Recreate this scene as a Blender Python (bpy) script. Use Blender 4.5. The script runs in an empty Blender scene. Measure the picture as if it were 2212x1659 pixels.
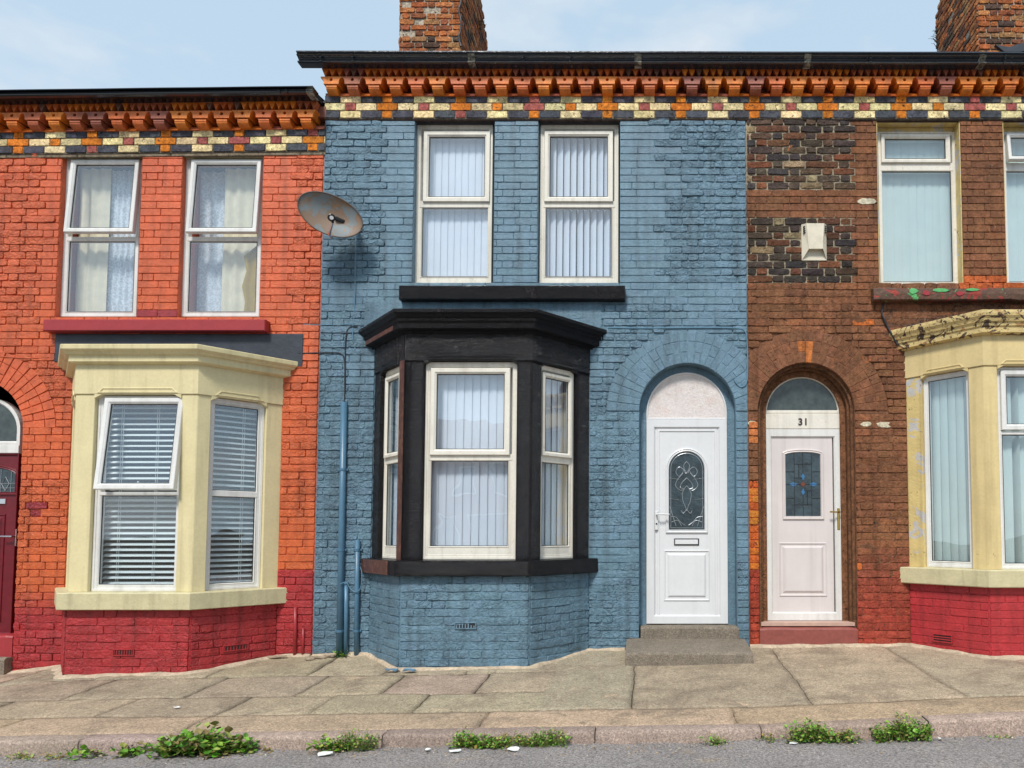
import bpy, math, random
from mathutils import Vector, noise
random.seed(11)
R = math.radians
scn = bpy.context.scene
col = scn.collection
# ------------------------------------------------------------------ camera
F, CX, CY, PIT, DIST, EYE = 1550.0, 1400.0, 1069.0, R(3.0), 7.2, 1.5   # photo measured on a 2212 x 1659 frame
cd = bpy.data.cameras.new('camera'); cam = bpy.data.objects.new('camera', cd); col.objects.link(cam)
cam.location = (0, -DIST, EYE); cam.rotation_euler = (R(90) + PIT, 0, 0)
cd.sensor_width = 36; cd.lens = F / 2212 * 36
cd.shift_x = -(CX - 1106) / 2212; cd.shift_y = (CY - 829.5) / 2212
cd.clip_end = 500; cd.clip_start = .05
scn.camera = cam
# ------------------------------------------------------------------ world, sun, exposure
SUN_EL, SUN_AZ = R(50), R(194)      # azimuth clockwise from +Y
w = bpy.data.worlds.new('World'); scn.world = w; w.use_nodes = True
nt = w.node_tree; N = nt.nodes; L = nt.links
bg = N['Background']; bg.inputs[1].default_value = 0.108
sky = N.new('ShaderNodeTexSky'); sky.sky_type = 'NISHITA'; sky.sun_disc = False
sky.sun_elevation = SUN_EL; sky.sun_rotation = SUN_AZ; sky.air_density = 1.0; sky.dust_density = 1.0; sky.ozone_density = 1.0
tc = N.new('ShaderNodeTexCoord'); mp = N.new('ShaderNodeMapping'); mp.inputs['Scale'].default_value = (1, 1, 2.6)
n1 = N.new('ShaderNodeTexNoise'); n1.inputs['Scale'].default_value = 3.6; n1.inputs['Detail'].default_value = 7; n1.inputs['Roughness'].default_value = .52
cr = N.new('ShaderNodeValToRGB'); cr.color_ramp.elements[0].position = .47; cr.color_ramp.elements[1].position = .70
cr.color_ramp.elements[0].color = (0, 0, 0, 1); cr.color_ramp.elements[1].color = (.85, .85, .85, 1)
mx = N.new('ShaderNodeMix'); mx.data_type = 'RGBA'; mx.inputs['B'].default_value = (6.3, 6.55, 6.8, 1)
L.new(tc.outputs['Generated'], mp.inputs[0]); L.new(mp.outputs[0], n1.inputs[0]); L.new(n1.outputs[0], cr.inputs[0])
L.new(cr.outputs[0], mx.inputs['Factor']); m0 = N.new('ShaderNodeMix'); m0.data_type = 'RGBA'; m0.inputs['Factor'].default_value = .75; m0.inputs['B'].default_value = (4.9, 6.3, 7.5, 1); L.new(sky.outputs[0], m0.inputs['A']); L.new(m0.outputs['Result'], mx.inputs['A']); L.new(mx.outputs['Result'], bg.inputs[0])
sd = bpy.data.lights.new('sun', 'SUN'); so = bpy.data.objects.new('sun', sd); col.objects.link(so)
sd.energy = 2.8; sd.angle = R(11); sd.color = (1, .96, .90)
sv = Vector((math.sin(SUN_AZ) * math.cos(SUN_EL), math.cos(SUN_AZ) * math.cos(SUN_EL), math.sin(SUN_EL)))
so.rotation_euler = sv.to_track_quat('Z', 'Y').to_euler(); so.location = sv * 30
scn.view_settings.view_transform = 'Standard'; scn.view_settings.look = 'None'
scn.view_settings.exposure = 0.32; scn.view_settings.gamma = 1
scn.render.engine = 'CYCLES'; scn.cycles.max_bounces = 8; scn.cycles.transparent_max_bounces = 16

# ------------------------------------------------------------------ helpers
def ray(px, py):
    xc, yc = (px - CX) / F, -(py - CY) / F
    return Vector((xc, math.cos(PIT) - yc * math.sin(PIT), math.sin(PIT) + yc * math.cos(PIT)))
EYEV = Vector((0, -DIST, EYE))
def W(px, py, Y=0.0):
    d = ray(px, py); t = (Y + DIST) / d.y
    return d.x * t, EYE + d.z * t
class Fr:
    def __init__(s, o, U=(1, 0, 0), V=(0, 0, 1), N=(0, -1, 0)):
        s.o = Vector(o); s.U = Vector(U).normalized(); s.V = Vector(V).normalized(); s.N = Vector(N).normalized()
    def P(s, u, v, h=0): return s.o + s.U * u + s.V * v + s.N * h
    def uv(s, px, py, h=0):
        d = ray(px, py); p0 = s.o + s.N * h
        t = (p0 - EYEV).dot(s.N) / d.dot(s.N); q = EYEV + d * t - p0
        return q.dot(s.U), q.dot(s.V)
    def rect(s, x0, y0, x1, y1, h=0):      # photo box -> u0,v0,u1,v1
        a, b, c, d = s.uv(x0, y0, h), s.uv(x1, y0, h), s.uv(x0, y1, h), s.uv(x1, y1, h)
        return ((a[0] + c[0]) / 2, (c[1] + d[1]) / 2, (b[0] + d[0]) / 2, (a[1] + b[1]) / 2)
    def tilt(s, u, v, h, a):               # hinged along its top edge, bottom swings out
        return Fr(s.P(u, v, h), s.U, s.V * math.cos(a) - s.N * math.sin(a), s.N * math.cos(a) + s.V * math.sin(a))
WF = Fr((0, 0, 0))
class MB:
    def __init__(s): s.v = []; s.f = []; s.c = []
    def add(s, vs, fs, c=(.5, .5, .5, 0)):
        k = len(s.v); s.v += [tuple(p) for p in vs]; s.f += [tuple(k + i for i in f) for f in fs]
        if len(c) == 3: c = (*c, 0)
        s.c += [c] * len(vs)
    def build(s, name, mat, parent=None, smooth=False):
        me = bpy.data.meshes.new(name); me.from_pydata(s.v, [], s.f)
        at = me.color_attributes.new('Col', 'FLOAT_COLOR', 'POINT')
        at.data.foreach_set('color', [x for c in s.c for x in c])
        if smooth: me.polygons.foreach_set('use_smooth', [True] * len(me.polygons))
        me.materials.append(mat); me.update()
        o = bpy.data.objects.new(name, me); col.objects.link(o)
        if parent: o.parent = parent; o.matrix_parent_inverse = Vector.to_track_quat and parent.matrix_basis.inverted()
        return o
def tag(o, label=None, cat=None, group=None, kind=None):
    if label: o['label'] = label
    if cat: o['category'] = cat
    if group: o['group'] = group
    if kind: o['kind'] = kind
    return o
def thing(name, label, cat, loc, group=None):
    e = bpy.data.objects.new(name, None); col.objects.link(e); e.location = loc; e.empty_display_size = .1
    return tag(e, label, cat, group)
def off(poly, d):                          # inset a convex CCW polygon
    n = len(poly); out = []
    for i in range(n):
        p0, p1, p2 = poly[i - 1], poly[i], poly[(i + 1) % n]
        a = Vector((p1[0] - p0[0], p1[1] - p0[1])); b = Vector((p2[0] - p1[0], p2[1] - p1[1]))
        a.normalize(); b.normalize(); na = Vector((-a.y, a.x)); nb = Vector((-b.y, b.x)); m = na + nb
        k = d / max(.3, (1 + na.dot(nb))); out.append((p1[0] + m.x * k, p1[1] + m.y * k))
    return out
def rp(r): return [(r[0], r[1]), (r[2], r[1]), (r[2], r[3]), (r[0], r[3])]
def archp(uc, hw, v0, vs, n=18, rise=None):
    rise = hw if rise is None else rise
    return [(uc - hw, v0), (uc + hw, v0)] + [(uc + hw * math.cos(math.pi * i / n), vs + rise * math.sin(math.pi * i / n)) for i in range(n + 1)]
def slab(mb, fr, poly, h0, h1, b=.002, c=(.5, .5, .5, 0)):
    n = len(poly); q = off(poly, b)
    vs = [fr.P(u, v, h0) for u, v in poly] + [fr.P(u, v, h1 - b) for u, v in poly] + [fr.P(u, v, h1) for u, v in q]
    fs = [tuple(range(n - 1, -1, -1))] + [tuple(range(2 * n, 3 * n))]
    for i in range(n):
        j = (i + 1) % n; fs += [(i, j, n + j, n + i), (n + i, n + j, 2 * n + j, 2 * n + i)]
    mb.add(vs, fs, c)
def ring(mb, fr, poly, prof, c=(.5, .5, .5, 0)):   # prof: (inset, height) list, swept round the outline
    n = len(poly); vs = []; fs = []
    for d, h in prof: vs += [fr.P(u, v, h) for u, v in (off(poly, d) if d else poly)]
    for k in range(len(prof) - 1):
        for i in range(n):
            j = (i + 1) % n; fs.append((k * n + i, k * n + j, (k + 1) * n + j, (k + 1) * n + i))
    mb.add(vs, fs, c)
def sweep(mb, path, prof, c=(.5, .5, .5, 0), cap=True):   # path: plan (x, y) left to right; prof: closed (outset, z), outward = towards the street
    n = len(path); m = len(prof); vs = []; fs = []
    for i in range(n):
        p = Vector(path[i]); d1 = (p - Vector(path[i - 1])).normalized() if i else None
        d2 = (Vector(path[i + 1]) - p).normalized() if i < n - 1 else None
        d1 = d1 or d2; d2 = d2 or d1
        n1_, n2_ = Vector((d1.y, -d1.x)), Vector((d2.y, -d2.x)); mm = n1_ + n2_; k = 2 / mm.dot(mm)
        if i == 0 or i == n - 1:                       # ends meet the wall line squarely
            nn = n1_ if i else n2_
            t = d1 if i else d2
            for o_, z in prof:
                q = p + nn * o_
                if abs(t.y) > 1e-6: q = q - t * (q.y - p.y) / t.y if False else q
                if abs(t.y) > 1e-6: q = p + Vector((nn.x * o_ + (-t.x / t.y) * nn.y * o_, 0))
                vs.append((q.x, q.y, z))
        else:
            for o_, z in prof: q = p + mm * k * o_; vs.append((q.x, q.y, z))
    for i in range(n - 1):
        for j in range(m):
            a, b = i * m + j, i * m + (j + 1) % m; fs.append((a, b, b + m, a + m))
    if cap: fs += [tuple(range(m)), tuple(range(n * m - 1, (n - 1) * m - 1, -1))]
    mb.add(vs, fs, c)
def prism(mb, fr, prof, u0, u1, c=(.5, .5, .5, 0)):       # prof: closed (h, v) list, extruded along u
    m = len(prof); vs = [fr.P(u0, v, h) for h, v in prof] + [fr.P(u1, v, h) for h, v in prof]
    fs = [(i, (i + 1) % m, m + (i + 1) % m, m + i) for i in range(m)] + [tuple(range(m - 1, -1, -1)), tuple(range(m, 2 * m))]
    mb.add(vs, fs, c)
def tube(mb, pts, r, n=8, c=(.5, .5, .5, 0)):
    pts = [Vector(p) for p in pts]; vs = []; fs = []; up = Vector((.13, .31, .94)).normalized()
    for i, p in enumerate(pts):
        d = (pts[min(i + 1, len(pts) - 1)] - pts[max(i - 1, 0)]).normalized()
        a = d.cross(up)
        if a.length < .1: a = d.cross(Vector((1, 0, 0)))
        a.normalize(); b = d.cross(a); rr = r[i] if isinstance(r, list) else r
        vs += [p + (a * math.cos(2 * math.pi * k / n) + b * math.sin(2 * math.pi * k / n)) * rr for k in range(n)]
    for i in range(len(pts) - 1):
        for k in range(n): fs.append((i * n + k, i * n + (k + 1) % n, (i + 1) * n + (k + 1) % n, (i + 1) * n + k))
    fs += [tuple(range(n - 1, -1, -1)), tuple(range((len(pts) - 1) * n, len(pts) * n))]
    mb.add(vs, fs, c)
def box(mb, x0, x1, y0, y1, z0, z1, c=(.5, .5, .5, 0)):
    mb.add([(x, y, z) for z in (z0, z1) for y in (y0, y1) for x in (x0, x1)],
           [(0, 1, 5, 4), (1, 3, 7, 5), (3, 2, 6, 7), (2, 0, 4, 6), (4, 5, 7, 6), (0, 2, 3, 1)], c)

# ------------------------------------------------------------------ materials
def mat(name, c=(.5, .5, .5), rough=.6, metal=0, bump=None, bump2=None, patches=None, attr=False, var=None, spec=.5, trans=0, coat=0, crack=0, streak=0):
    m = bpy.data.materials.new(name); m.use_nodes = True; t = m.node_tree; n = t.nodes; l = t.links
    p = n['Principled BSDF']; p.inputs['Roughness'].default_value = rough; p.inputs['Metallic'].default_value = metal
    p.inputs['Base Color'].default_value = (*c, 1); p.inputs['Specular IOR Level'].default_value = spec
    if trans: p.inputs['Transmission Weight'].default_value = trans
    if coat: p.inputs['Coat Weight'].default_value = coat; p.inputs['Coat Roughness'].default_value = .12
    co = n.new('ShaderNodeTexCoord').outputs['Object']
    def nz(scale, detail=4, ro=.6, dist=0):
        x = n.new('ShaderNodeTexNoise'); x.inputs['Scale'].default_value = scale; x.inputs['Detail'].default_value = detail
        x.inputs['Roughness'].default_value = ro; x.inputs['Distortion'].default_value = dist; l.new(co, x.inputs[0]); return x.outputs[0]
    def ramp(src, a, b, ca=0, cb=1):
        x = n.new('ShaderNodeMapRange'); x.inputs[1].default_value = a; x.inputs[2].default_value = b
        x.inputs[3].default_value = ca; x.inputs[4].default_value = cb; l.new(src, x.inputs[0]); return x.outputs[0]
    def mixc(f, A, B, bl='MIX'):
        x = n.new('ShaderNodeMix'); x.data_type = 'RGBA'; x.blend_type = bl
        if isinstance(f, float): x.inputs['Factor'].default_value = f
        else: l.new(f, x.inputs['Factor'])
        for k, s in (('A', A), ('B', B)):
            if isinstance(s, tuple): x.inputs[k].default_value = (*s, 1)
            else: l.new(s, x.inputs[k])
        return x.outputs['Result']
    cur = c; at = None
    if attr:
        at = n.new('ShaderNodeAttribute'); at.attribute_name = 'Col'; cur = at.outputs['Color']
    if patches:                                     # (scale, lo, hi, colour[, distortion])
        for q in patches: cur = mixc(ramp(nz(q[0], 6, .65, q[4] if len(q) > 4 else .6), q[1], q[2]), cur, q[3])
    if var:                                         # (scale, amount)
        for sc, am in var:
            g = ramp(nz(sc, 5, .6), .3, .7, 1 - am, 1 + am); x = n.new('ShaderNodeCombineColor')
            for k in range(3): l.new(g, x.inputs[k])
            cur = mixc(1.0, cur, x.outputs[0], 'MULTIPLY')
    if streak:
        mq = n.new('ShaderNodeMapping'); mq.inputs['Scale'].default_value = (13, 13, .8); l.new(co, mq.inputs[0])
        sn = n.new('ShaderNodeTexNoise'); sn.inputs['Scale'].default_value = 1; sn.inputs['Detail'].default_value = 5; l.new(mq.outputs[0], sn.inputs[0])
        cur = mixc(ramp(sn.outputs[0], .50, .72, 0, streak), cur, (.45, .42, .38), 'MULTIPLY')
    if not isinstance(cur, tuple): l.new(cur, p.inputs['Base Color'])
    last = None
    for q in (bump, bump2):
        if not q: continue
        x = n.new('ShaderNodeBump'); x.inputs['Distance'].default_value = q[1]; x.inputs['Strength'].default_value = 1
        src = nz(q[0], 6, .62, q[2] if len(q) > 2 else 0)
        if attr and len(q) > 3:
            mm = n.new('ShaderNodeMath'); mm.operation = 'MULTIPLY'; l.new(src, mm.inputs[0]); l.new(at.outputs['Alpha'], mm.inputs[1]); src = mm.outputs[0]
        l.new(src, x.inputs['Height'])
        if last: l.new(last, x.inputs['Normal'])
        last = x.outputs[0]
    if crack:
        mpg = n.new('ShaderNodeMapping'); mpg.inputs['Scale'].default_value = (1, 1, 1.9)
        nn = n.new('ShaderNodeTexNoise'); nn.inputs['Scale'].default_value = 7; nn.inputs['Detail'].default_value = 4; l.new(co, nn.inputs[0])
        ad = n.new('ShaderNodeMix'); ad.data_type = 'RGBA'; ad.blend_type = 'ADD'; ad.inputs['Factor'].default_value = .22; l.new(co, ad.inputs['A']); l.new(nn.outputs['Color'], ad.inputs['B'])
        vo = n.new('ShaderNodeTexVoronoi'); vo.feature = 'DISTANCE_TO_EDGE'; vo.inputs['Scale'].default_value = 10; l.new(ad.outputs['Result'], mpg.inputs[0]); l.new(mpg.outputs[0], vo.inputs[0])
        g = ramp(vo.outputs['Distance'], 0, .07); nz2 = nz(2.2, 3); g2 = ramp(nz2, .42, .6); mm = n.new('ShaderNodeMath'); mm.operation = 'MULTIPLY'; l.new(at.outputs['Alpha'], mm.inputs[0]); l.new(g2, mm.inputs[1])
        m3 = n.new('ShaderNodeMath'); m3.operation = 'MULTIPLY'; l.new(g, m3.inputs[0]); l.new(mm.outputs[0], m3.inputs[1])
        x = n.new('ShaderNodeBump'); x.inputs['Distance'].default_value = crack; l.new(m3.outputs[0], x.inputs['Height']); l.new(last, x.inputs['Normal']); last = x.outputs[0]
    if last: l.new(last, p.inputs['Normal'])
    return m
MAS = mat('masonry_paint', streak=.55, attr=True, rough=.5, crack=.007, var=[(45, .18), (6, .13), (1.4, .10)], patches=[(48, .70, .74, (.03, .035, .04))], bump=(70, .005), bump2=(24, .022, 1.2, 1), spec=.5)
TER = mat('terracotta', streak=.6, attr=True, rough=.5, var=[(60, .22), (9, .2)], patches=[(14, .68, .76, (.06, .04, .035))], bump=(110, .003))
OLB = mat('peeling_brown_brick_paint', streak=.6, attr=True, rough=.8, var=[(45, .3), (14, .25), (2, .12)], patches=[(10, .67, .69, (.46, .13, .035), 1.5), (33, .62, .66, (.03, .022, .02)), (13.5, .72, .735, (.60, .52, .38), 1)], bump=(60, .006), bump2=(24, .025, 1, 1), spec=.25)
OLD = mat('old_brick', streak=.5, attr=True, rough=.9, var=[(45, .35), (14, .35)], patches=[(30, .58, .66, (.025, .02, .018))], bump=(60, .008), bump2=(24, .03, 1, 1), spec=.2)
BLK = mat('black_gloss_paint', (.008, .0065, .008), .20, bump=(26, .045, 1.8), bump2=(90, .008), patches=[(5, .60, .75, (.022, .014, .014))], spec=.3)
BLF = mat('wrinkled_black_paint', (.008, .007, .009), .14, bump=(20, .05, 2.2), bump2=(60, .01), spec=.7)
BRN = mat('worn_brown_paint', (.075, .030, .022), .32, bump=(40, .004), patches=[(16, .5, .64, (.17, .075, .045)), (30, .6, .68, (.02, .012, .012))])
CRM = mat('cream_paint', (.69, .60, .34), .5, var=[(5, .05), (40, .04)], bump=(70, .0015), patches=[(22, .70, .74, (.36, .30, .17))], streak=.35)
CRS = mat('cream_sill_paint', (.56, .50, .30), .5, var=[(8, .10), (60, .06)], bump=(55, .003), patches=[(18, .66, .72, (.32, .28, .19))], streak=.4)
YEL = mat('peeling_yellow_paint', (.64, .49, .20), .5, var=[(8, .12)], bump=(40, .006), patches=[(4.2, .57, .58, (.50, .48, .46), 1.2), (20, .64, .67, (.10, .065, .04))], streak=.5)
YEC = mat('rotten_cornice_paint', (.62, .47, .20), .55, var=[(9, .15)], bump=(30, .008), patches=[(4.5, .535, .565, (.06, .035, .02), 3.5), (11, .60, .63, (.30, .15, .06), 2), (5.2, .58, .62, (.40, .22, .08), 2)])
RED = mat('red_sill_paint', (.33, .030, .035), .42, var=[(10, .08), (90, .06)], bump=(60, .002))
BSL = mat('peeling_brown_sill', (.105, .05, .028), .6, bump=(30, .01), var=[(20, .3)], patches=[(7, .56, .58, (.30, .035, .02), 1.5), (6.1, .60, .62, (.10, .38, .12), .4), (12, .63, .66, (.03, .02, .015))])
PVC = mat('white_frame', (.71, .70, .67), .32, var=[(4, .05), (40, .05)], bump=(60, .0006), patches=[(26, .68, .78, (.50, .42, .30))], streak=.3)
PVB = mat('cream_stained_frame', (.74, .70, .61), .32, var=[(4, .06), (40, .05)], bump=(60, .0006), patches=[(22, .62, .76, (.50, .40, .27))], streak=.4)
DRW = mat('white_door', (.68, .685, .69), .28, var=[(3, .03), (30, .02)], bump=(40, .0005), streak=.12)
DRP = mat('pinkish_white_door', (.66, .60, .58), .32, var=[(4, .04)], bump=(40, .0006), streak=.2)
DRR = mat('dark_red_door', (.14, .008, .014), .3, var=[(14, .18)], bump=(30, .001))
GUT = mat('black_gutter', (.022, .027, .036), .24, var=[(6, .25)], bump=(30, .003), patches=[(7, .66, .74, (.14, .15, .14)), (22, .66, .72, (.30, .30, .27))], spec=.8)
GUJ = mat('stained_gutter_joint', (.06, .065, .06), .4, patches=[(18, .45, .6, (.36, .35, .30))])
GUC = mat('clean_black_gutter', (.012, .014, .018), .14, var=[(3, .2)], spec=.7)
LEAD = mat('lead_sheet', (.032, .038, .052), .5, var=[(6, .25)], bump=(20, .004))
SLT = mat('roof_slate', (.07, .075, .085), .6, var=[(12, .3)], bump=(20, .004))
BPIP = mat('blue_painted_pipe', (.075, .17, .26), .35, var=[(9, .12)], bump=(40, .001))
RPIP = mat('red_painted_pipe', (.30, .025, .03), .4, var=[(9, .12)])
CAB = mat('black_cable', (.02, .022, .028), .5)
BCAB = mat('blue_painted_cable', (.10, .21, .30), .5)
CHR = mat('chrome', (.75, .75, .76), .18, 1)
BRS = mat('brass', (.62, .42, .13), .3, 1)
DRK = mat('dark_plastic', (.012, .012, .014), .4)
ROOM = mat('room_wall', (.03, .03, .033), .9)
BLD = mat('blind_fabric', (.80, .81, .86), .8, var=[(3, .05)])
BLG = mat('greenish_blind_fabric', (.60, .68, .62), .8, var=[(3, .06)])
VEN = mat('venetian_slat', (.86, .90, .87), .35)
CUR = mat('cream_curtain', (.80, .70, .50), .9, var=[(10, .1)])
CUY = mat('mustard_curtain', (.42, .26, .02), .9, var=[(10, .1)])
LED = mat('lead_came', (.42, .45, .47), .35, .6)
LEDD = mat('dark_lead_came', (.02, .022, .025), .5)
ALM = mat('faded_plastic', (.66, .60, .47), .5, var=[(12, .1)], patches=[(20, .63, .7, (.30, .25, .16))])
RUS = mat('rusty_dish', (.21, .145, .10), .6, .05, patches=[(4.5, .50, .56, (.17, .20, .21)), (16, .56, .66, (.30, .15, .06)), (40, .64, .7, (.12, .05, .03))], bump=(60, .001))
WHT = mat('white_scrap', (.82, .82, .80), .5)
CON = mat('step_concrete', (.20, .165, .125), .85, var=[(60, .35), (120, .3), (14, .16), (3, .12)], bump=(140, .006))
CONR = mat('red_step_paint', (.25, .065, .05), .6, var=[(30, .15)], bump=(60, .003))
CONP = mat('pale_threshold', (.50, .33, .26), .6, var=[(12, .12)])
PAV = mat('pavement_concrete', attr=True, rough=.9, var=[(62, .38), (130, .35), (18, .14), (3.2, .14)], patches=[(1.9, .50, .70, (.27, .21, .15)), (9, .60, .72, (.24, .19, .14)), (5.5, .62, .74, (.60, .43, .29))], bump=(200, .006), bump2=(50, .006), spec=.25)
KRB = mat('kerb_granite', attr=True, rough=.8, var=[(60, .35), (120, .3), (20, .15), (4, .15)], bump=(150, .006), spec=.3)
ASP = mat('asphalt', (.33, .30, .285), .85, var=[(60, .55), (130, .5), (2, .14)], patches=[(2.7, .58, .72, (.38, .31, .24))], bump=(230, .012), spec=.3)
SOIL = mat('joint_dirt', (.07, .055, .04), .95, var=[(30, .3)])
LEAF = mat('weed_leaf', attr=True, rough=.45, var=[(60, .25)], spec=.4)
MOR = mat('lime_mortar', (.36, .30, .23), .95, var=[(40, .2), (6, .15)], bump=(60, .006))
TOPI = mat('opposite_brick', (.26, .11, .07), .85, var=[(8, .2)])
BST = mat('blue_slate_chip', (.13, .22, .30), .5, var=[(20, .2)])
# glass: thin sheet, part mirror, part clear
def glass(name, ior=1.5, tint=(.93, .97, .97), rough=0.0, extra=0.0):
    m = bpy.data.materials.new(name); m.use_nodes = True; t = m.node_tree; n = t.nodes; l = t.links
    n.remove(n['Principled BSDF']); tr = n.new('ShaderNodeBsdfTransparent'); tr.inputs[0].default_value = (*tint, 1)
    gl = n.new('ShaderNodeBsdfGlossy'); gl.inputs['Roughness'].default_value = rough; gl.inputs[0].default_value = (1, 1, 1, 1)
    fr = n.new('ShaderNodeFresnel'); ge = n.new('ShaderNodeNewGeometry'); mr = n.new('ShaderNodeMapRange'); mr.inputs[3].default_value = ior; mr.inputs[4].default_value = 1 / ior
    l.new(ge.outputs['Backfacing'], mr.inputs[0]); l.new(mr.outputs[0], fr.inputs[0])
    nz = n.new('ShaderNodeTexNoise'); nz.inputs['Scale'].default_value = 1.6; c2 = n.new('ShaderNodeTexCoord'); l.new(c2.outputs['Object'], nz.inputs[0])
    bp = n.new('ShaderNodeBump'); bp.inputs['Distance'].default_value = .004; l.new(nz.outputs[0], bp.inputs['Height']); l.new(bp.outputs[0], gl.inputs['Normal'])
    ad = n.new('ShaderNodeMath'); ad.operation = 'ADD'; ad.inputs[1].default_value = extra; ad.use_clamp = True; l.new(fr.outputs[0], ad.inputs[0])
    mi = n.new('ShaderNodeMixShader'); l.new(ad.outputs[0], mi.inputs[0]); l.new(tr.outputs[0], mi.inputs[1]); l.new(gl.outputs[0], mi.inputs[2])
    l.new(mi.outputs[0], n['Material Output'].inputs[0]); return m
GLS = glass('window_glass', 1.5, (.95, .98, 1.0), 0, .075)
GLD = mat('textured_dark_glass', (.035, .055, .065), .12, bump=(30, .004), var=[(6, .5)], spec=.8)
GLG = mat('dusty_dark_glass', (.05, .065, .062), .2, var=[(14, .4)], bump=(80, .001), spec=.7)
GLF = mat('frosted_fanlight_glass', (.66, .60, .57), .25, var=[(40, .10), (4, .12)], bump=(70, .006), patches=[(9, .5, .8, (.62, .47, .42))])
def lace():
    m = bpy.data.materials.new('lace_net'); m.use_nodes = True; t = m.node_tree; n = t.nodes; l = t.links
    p = n['Principled BSDF']; p.inputs['Base Color'].default_value = (.82, .86, .90, 1); p.inputs['Roughness'].default_value = .9
    c2 = n.new('ShaderNodeTexCoord'); a = n.new('ShaderNodeTexNoise'); a.inputs['Scale'].default_value = 17; a.inputs['Detail'].default_value = 3
    a.inputs['Distortion'].default_value = 2.5; l.new(c2.outputs['Object'], a.inputs[0])
    r = n.new('ShaderNodeMapRange'); r.inputs[1].default_value = .46; r.inputs[2].default_value = .56; r.inputs[3].default_value = .72; r.inputs[4].default_value = .98
    l.new(a.outputs[0], r.inputs[0]); l.new(r.outputs[0], p.inputs['Alpha']); return m
LACE = lace()

# ------------------------------------------------------------------ brickwork
rnd = random.uniform
def brick(mb, fr, u0, u1, v0, v1, h0, h, c, rough, b=.0032):
    Lu, Lv = u1 - u0, v1 - v0; j = rough * .0042
    k = max(2, int(Lu / .055)); bot = [(u0 + Lu * i / k, v0) for i in range(k + 1)]; top = [(u1 - Lu * i / k, v1) for i in range(k + 1)]
    o = bot[:-1] + [bot[-1], (u1, (v0 + v1) / 2)] + top[:-1] + [top[-1], (u0, (v0 + v1) / 2)]
    cr_ = .0012 + .0028 * rough; pts = []
    for u, v in o:
        cu = cr_ if u in (u0, u1) and v in (v0, v1) else 0
        pts.append((u + rnd(-j, j) + (cu if u == u0 else -cu if u == u1 else 0), v + rnd(-j, j) + (cu if v == v0 and cu else -cu if v == v1 and cu else 0)))
    n = len(pts); uc, vc = (u0 + u1) / 2, (v0 + v1) / 2; su, sv_ = 1 - 2 * b / Lu, 1 - 2 * b / Lv
    t1, t2 = rnd(-1, 1) * rough * .004, rnd(-1, 1) * rough * .003
    hh = lambda u, v: h + t1 * (u - uc) / Lu * 2 + t2 * (v - vc) / Lv * 2
    vs = [fr.P(u, v, h0) for u, v in pts] + [fr.P(u, v, hh(u, v) - b) for u, v in pts]
    vs += [fr.P(uc + (u - uc) * su, vc + (v - vc) * sv_, hh(u, v) + rnd(-1, 1) * rough * .0025) for u, v in pts]
    fs = []
    for i in range(n):
        q = (i + 1) % n; fs += [(i, q, n + q, n + i), (n + i, n + q, 2 * n + q, 2 * n + i)]
    if rough > .3:
        m = max(1, int(Lu / .07)); base = 3 * n
        # a spine of raised or sunken points along the middle of the face
        vs.append(fr.P(uc, vc, h + rnd(-.5, 1) * rough * .006)); fs += [(2 * n + i, 2 * n + (i + 1) % n, base) for i in range(n)]
    else: fs.append(tuple(range(2 * n, 3 * n)))
    mb.add(vs, fs, (*c, rough))
def bricks(mb, fr, u0, u1, v0, v1, style, holes=(), ch=.0752, phase=0.0, urange=None):
    n = max(1, round((v1 - v0) / ch)); ch = (v1 - v0) / n
    for k in range(n):
        va = v0 + k * ch; vm = va + ch / 2; a0, a1 = (u0, u1) if urange is None else urange(vm)
        iv = [(a0, a1)]
        for q in holes:
            if q[0] == 'r':
                if not (q[2] < vm < q[4]): continue
                x0, x1 = q[1], q[3]
            else:
                if vm < q[2] or vm - q[2] >= q[3]: continue
                s = math.sqrt(q[3] ** 2 - (vm - q[2]) ** 2); x0, x1 = q[1] - s, q[1] + s
            nv = []
            for a, b in iv:
                if x1 <= a or x0 >= b: nv.append((a, b)); continue
                if x0 > a: nv.append((a, x0))
                if x1 < b: nv.append((x1, b))
            iv = nv
        S, H = .2285, .1145; per = S + H; ph = phase + (k % 2) * per / 2 + rnd(-.006, .006)
        for a, b in iv:
            if b - a < .02: continue
            cuts = []; x = math.floor((a - ph) / per) * per + ph
            while x < b:
                for e in (x, x + S):
                    if a + .035 < e < b - .035: cuts.append(e + rnd(-.006, .006))
                x += per
            cuts = [a] + cuts + [b]; i = 0
            while i < len(cuts) - 1:
                p, q = cuts[i], cuts[i + 1]; i += 1
                st = style((p + q) / 2, vm)
                while i < len(cuts) - 1 and random.random() < st.get('merge', 0) and cuts[i + 1] - p < .55: q = cuts[i + 1]; i += 1
                g = st['gap'] / 2 * rnd(.6, 1.3); dv = rnd(-1, 1) * st['rough'] * .003
                if random.random() < st.get('miss', 0): continue
                brick(mb, fr, p + g, q - g, va + g + dv, va + ch - g + dv, -.012, st.get('h', .006) + (.008 if st['rough'] > .3 else .003) + rnd(-1, 1) * (.0015 + .004 * st['rough']), st['c'], st['rough'])
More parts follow.
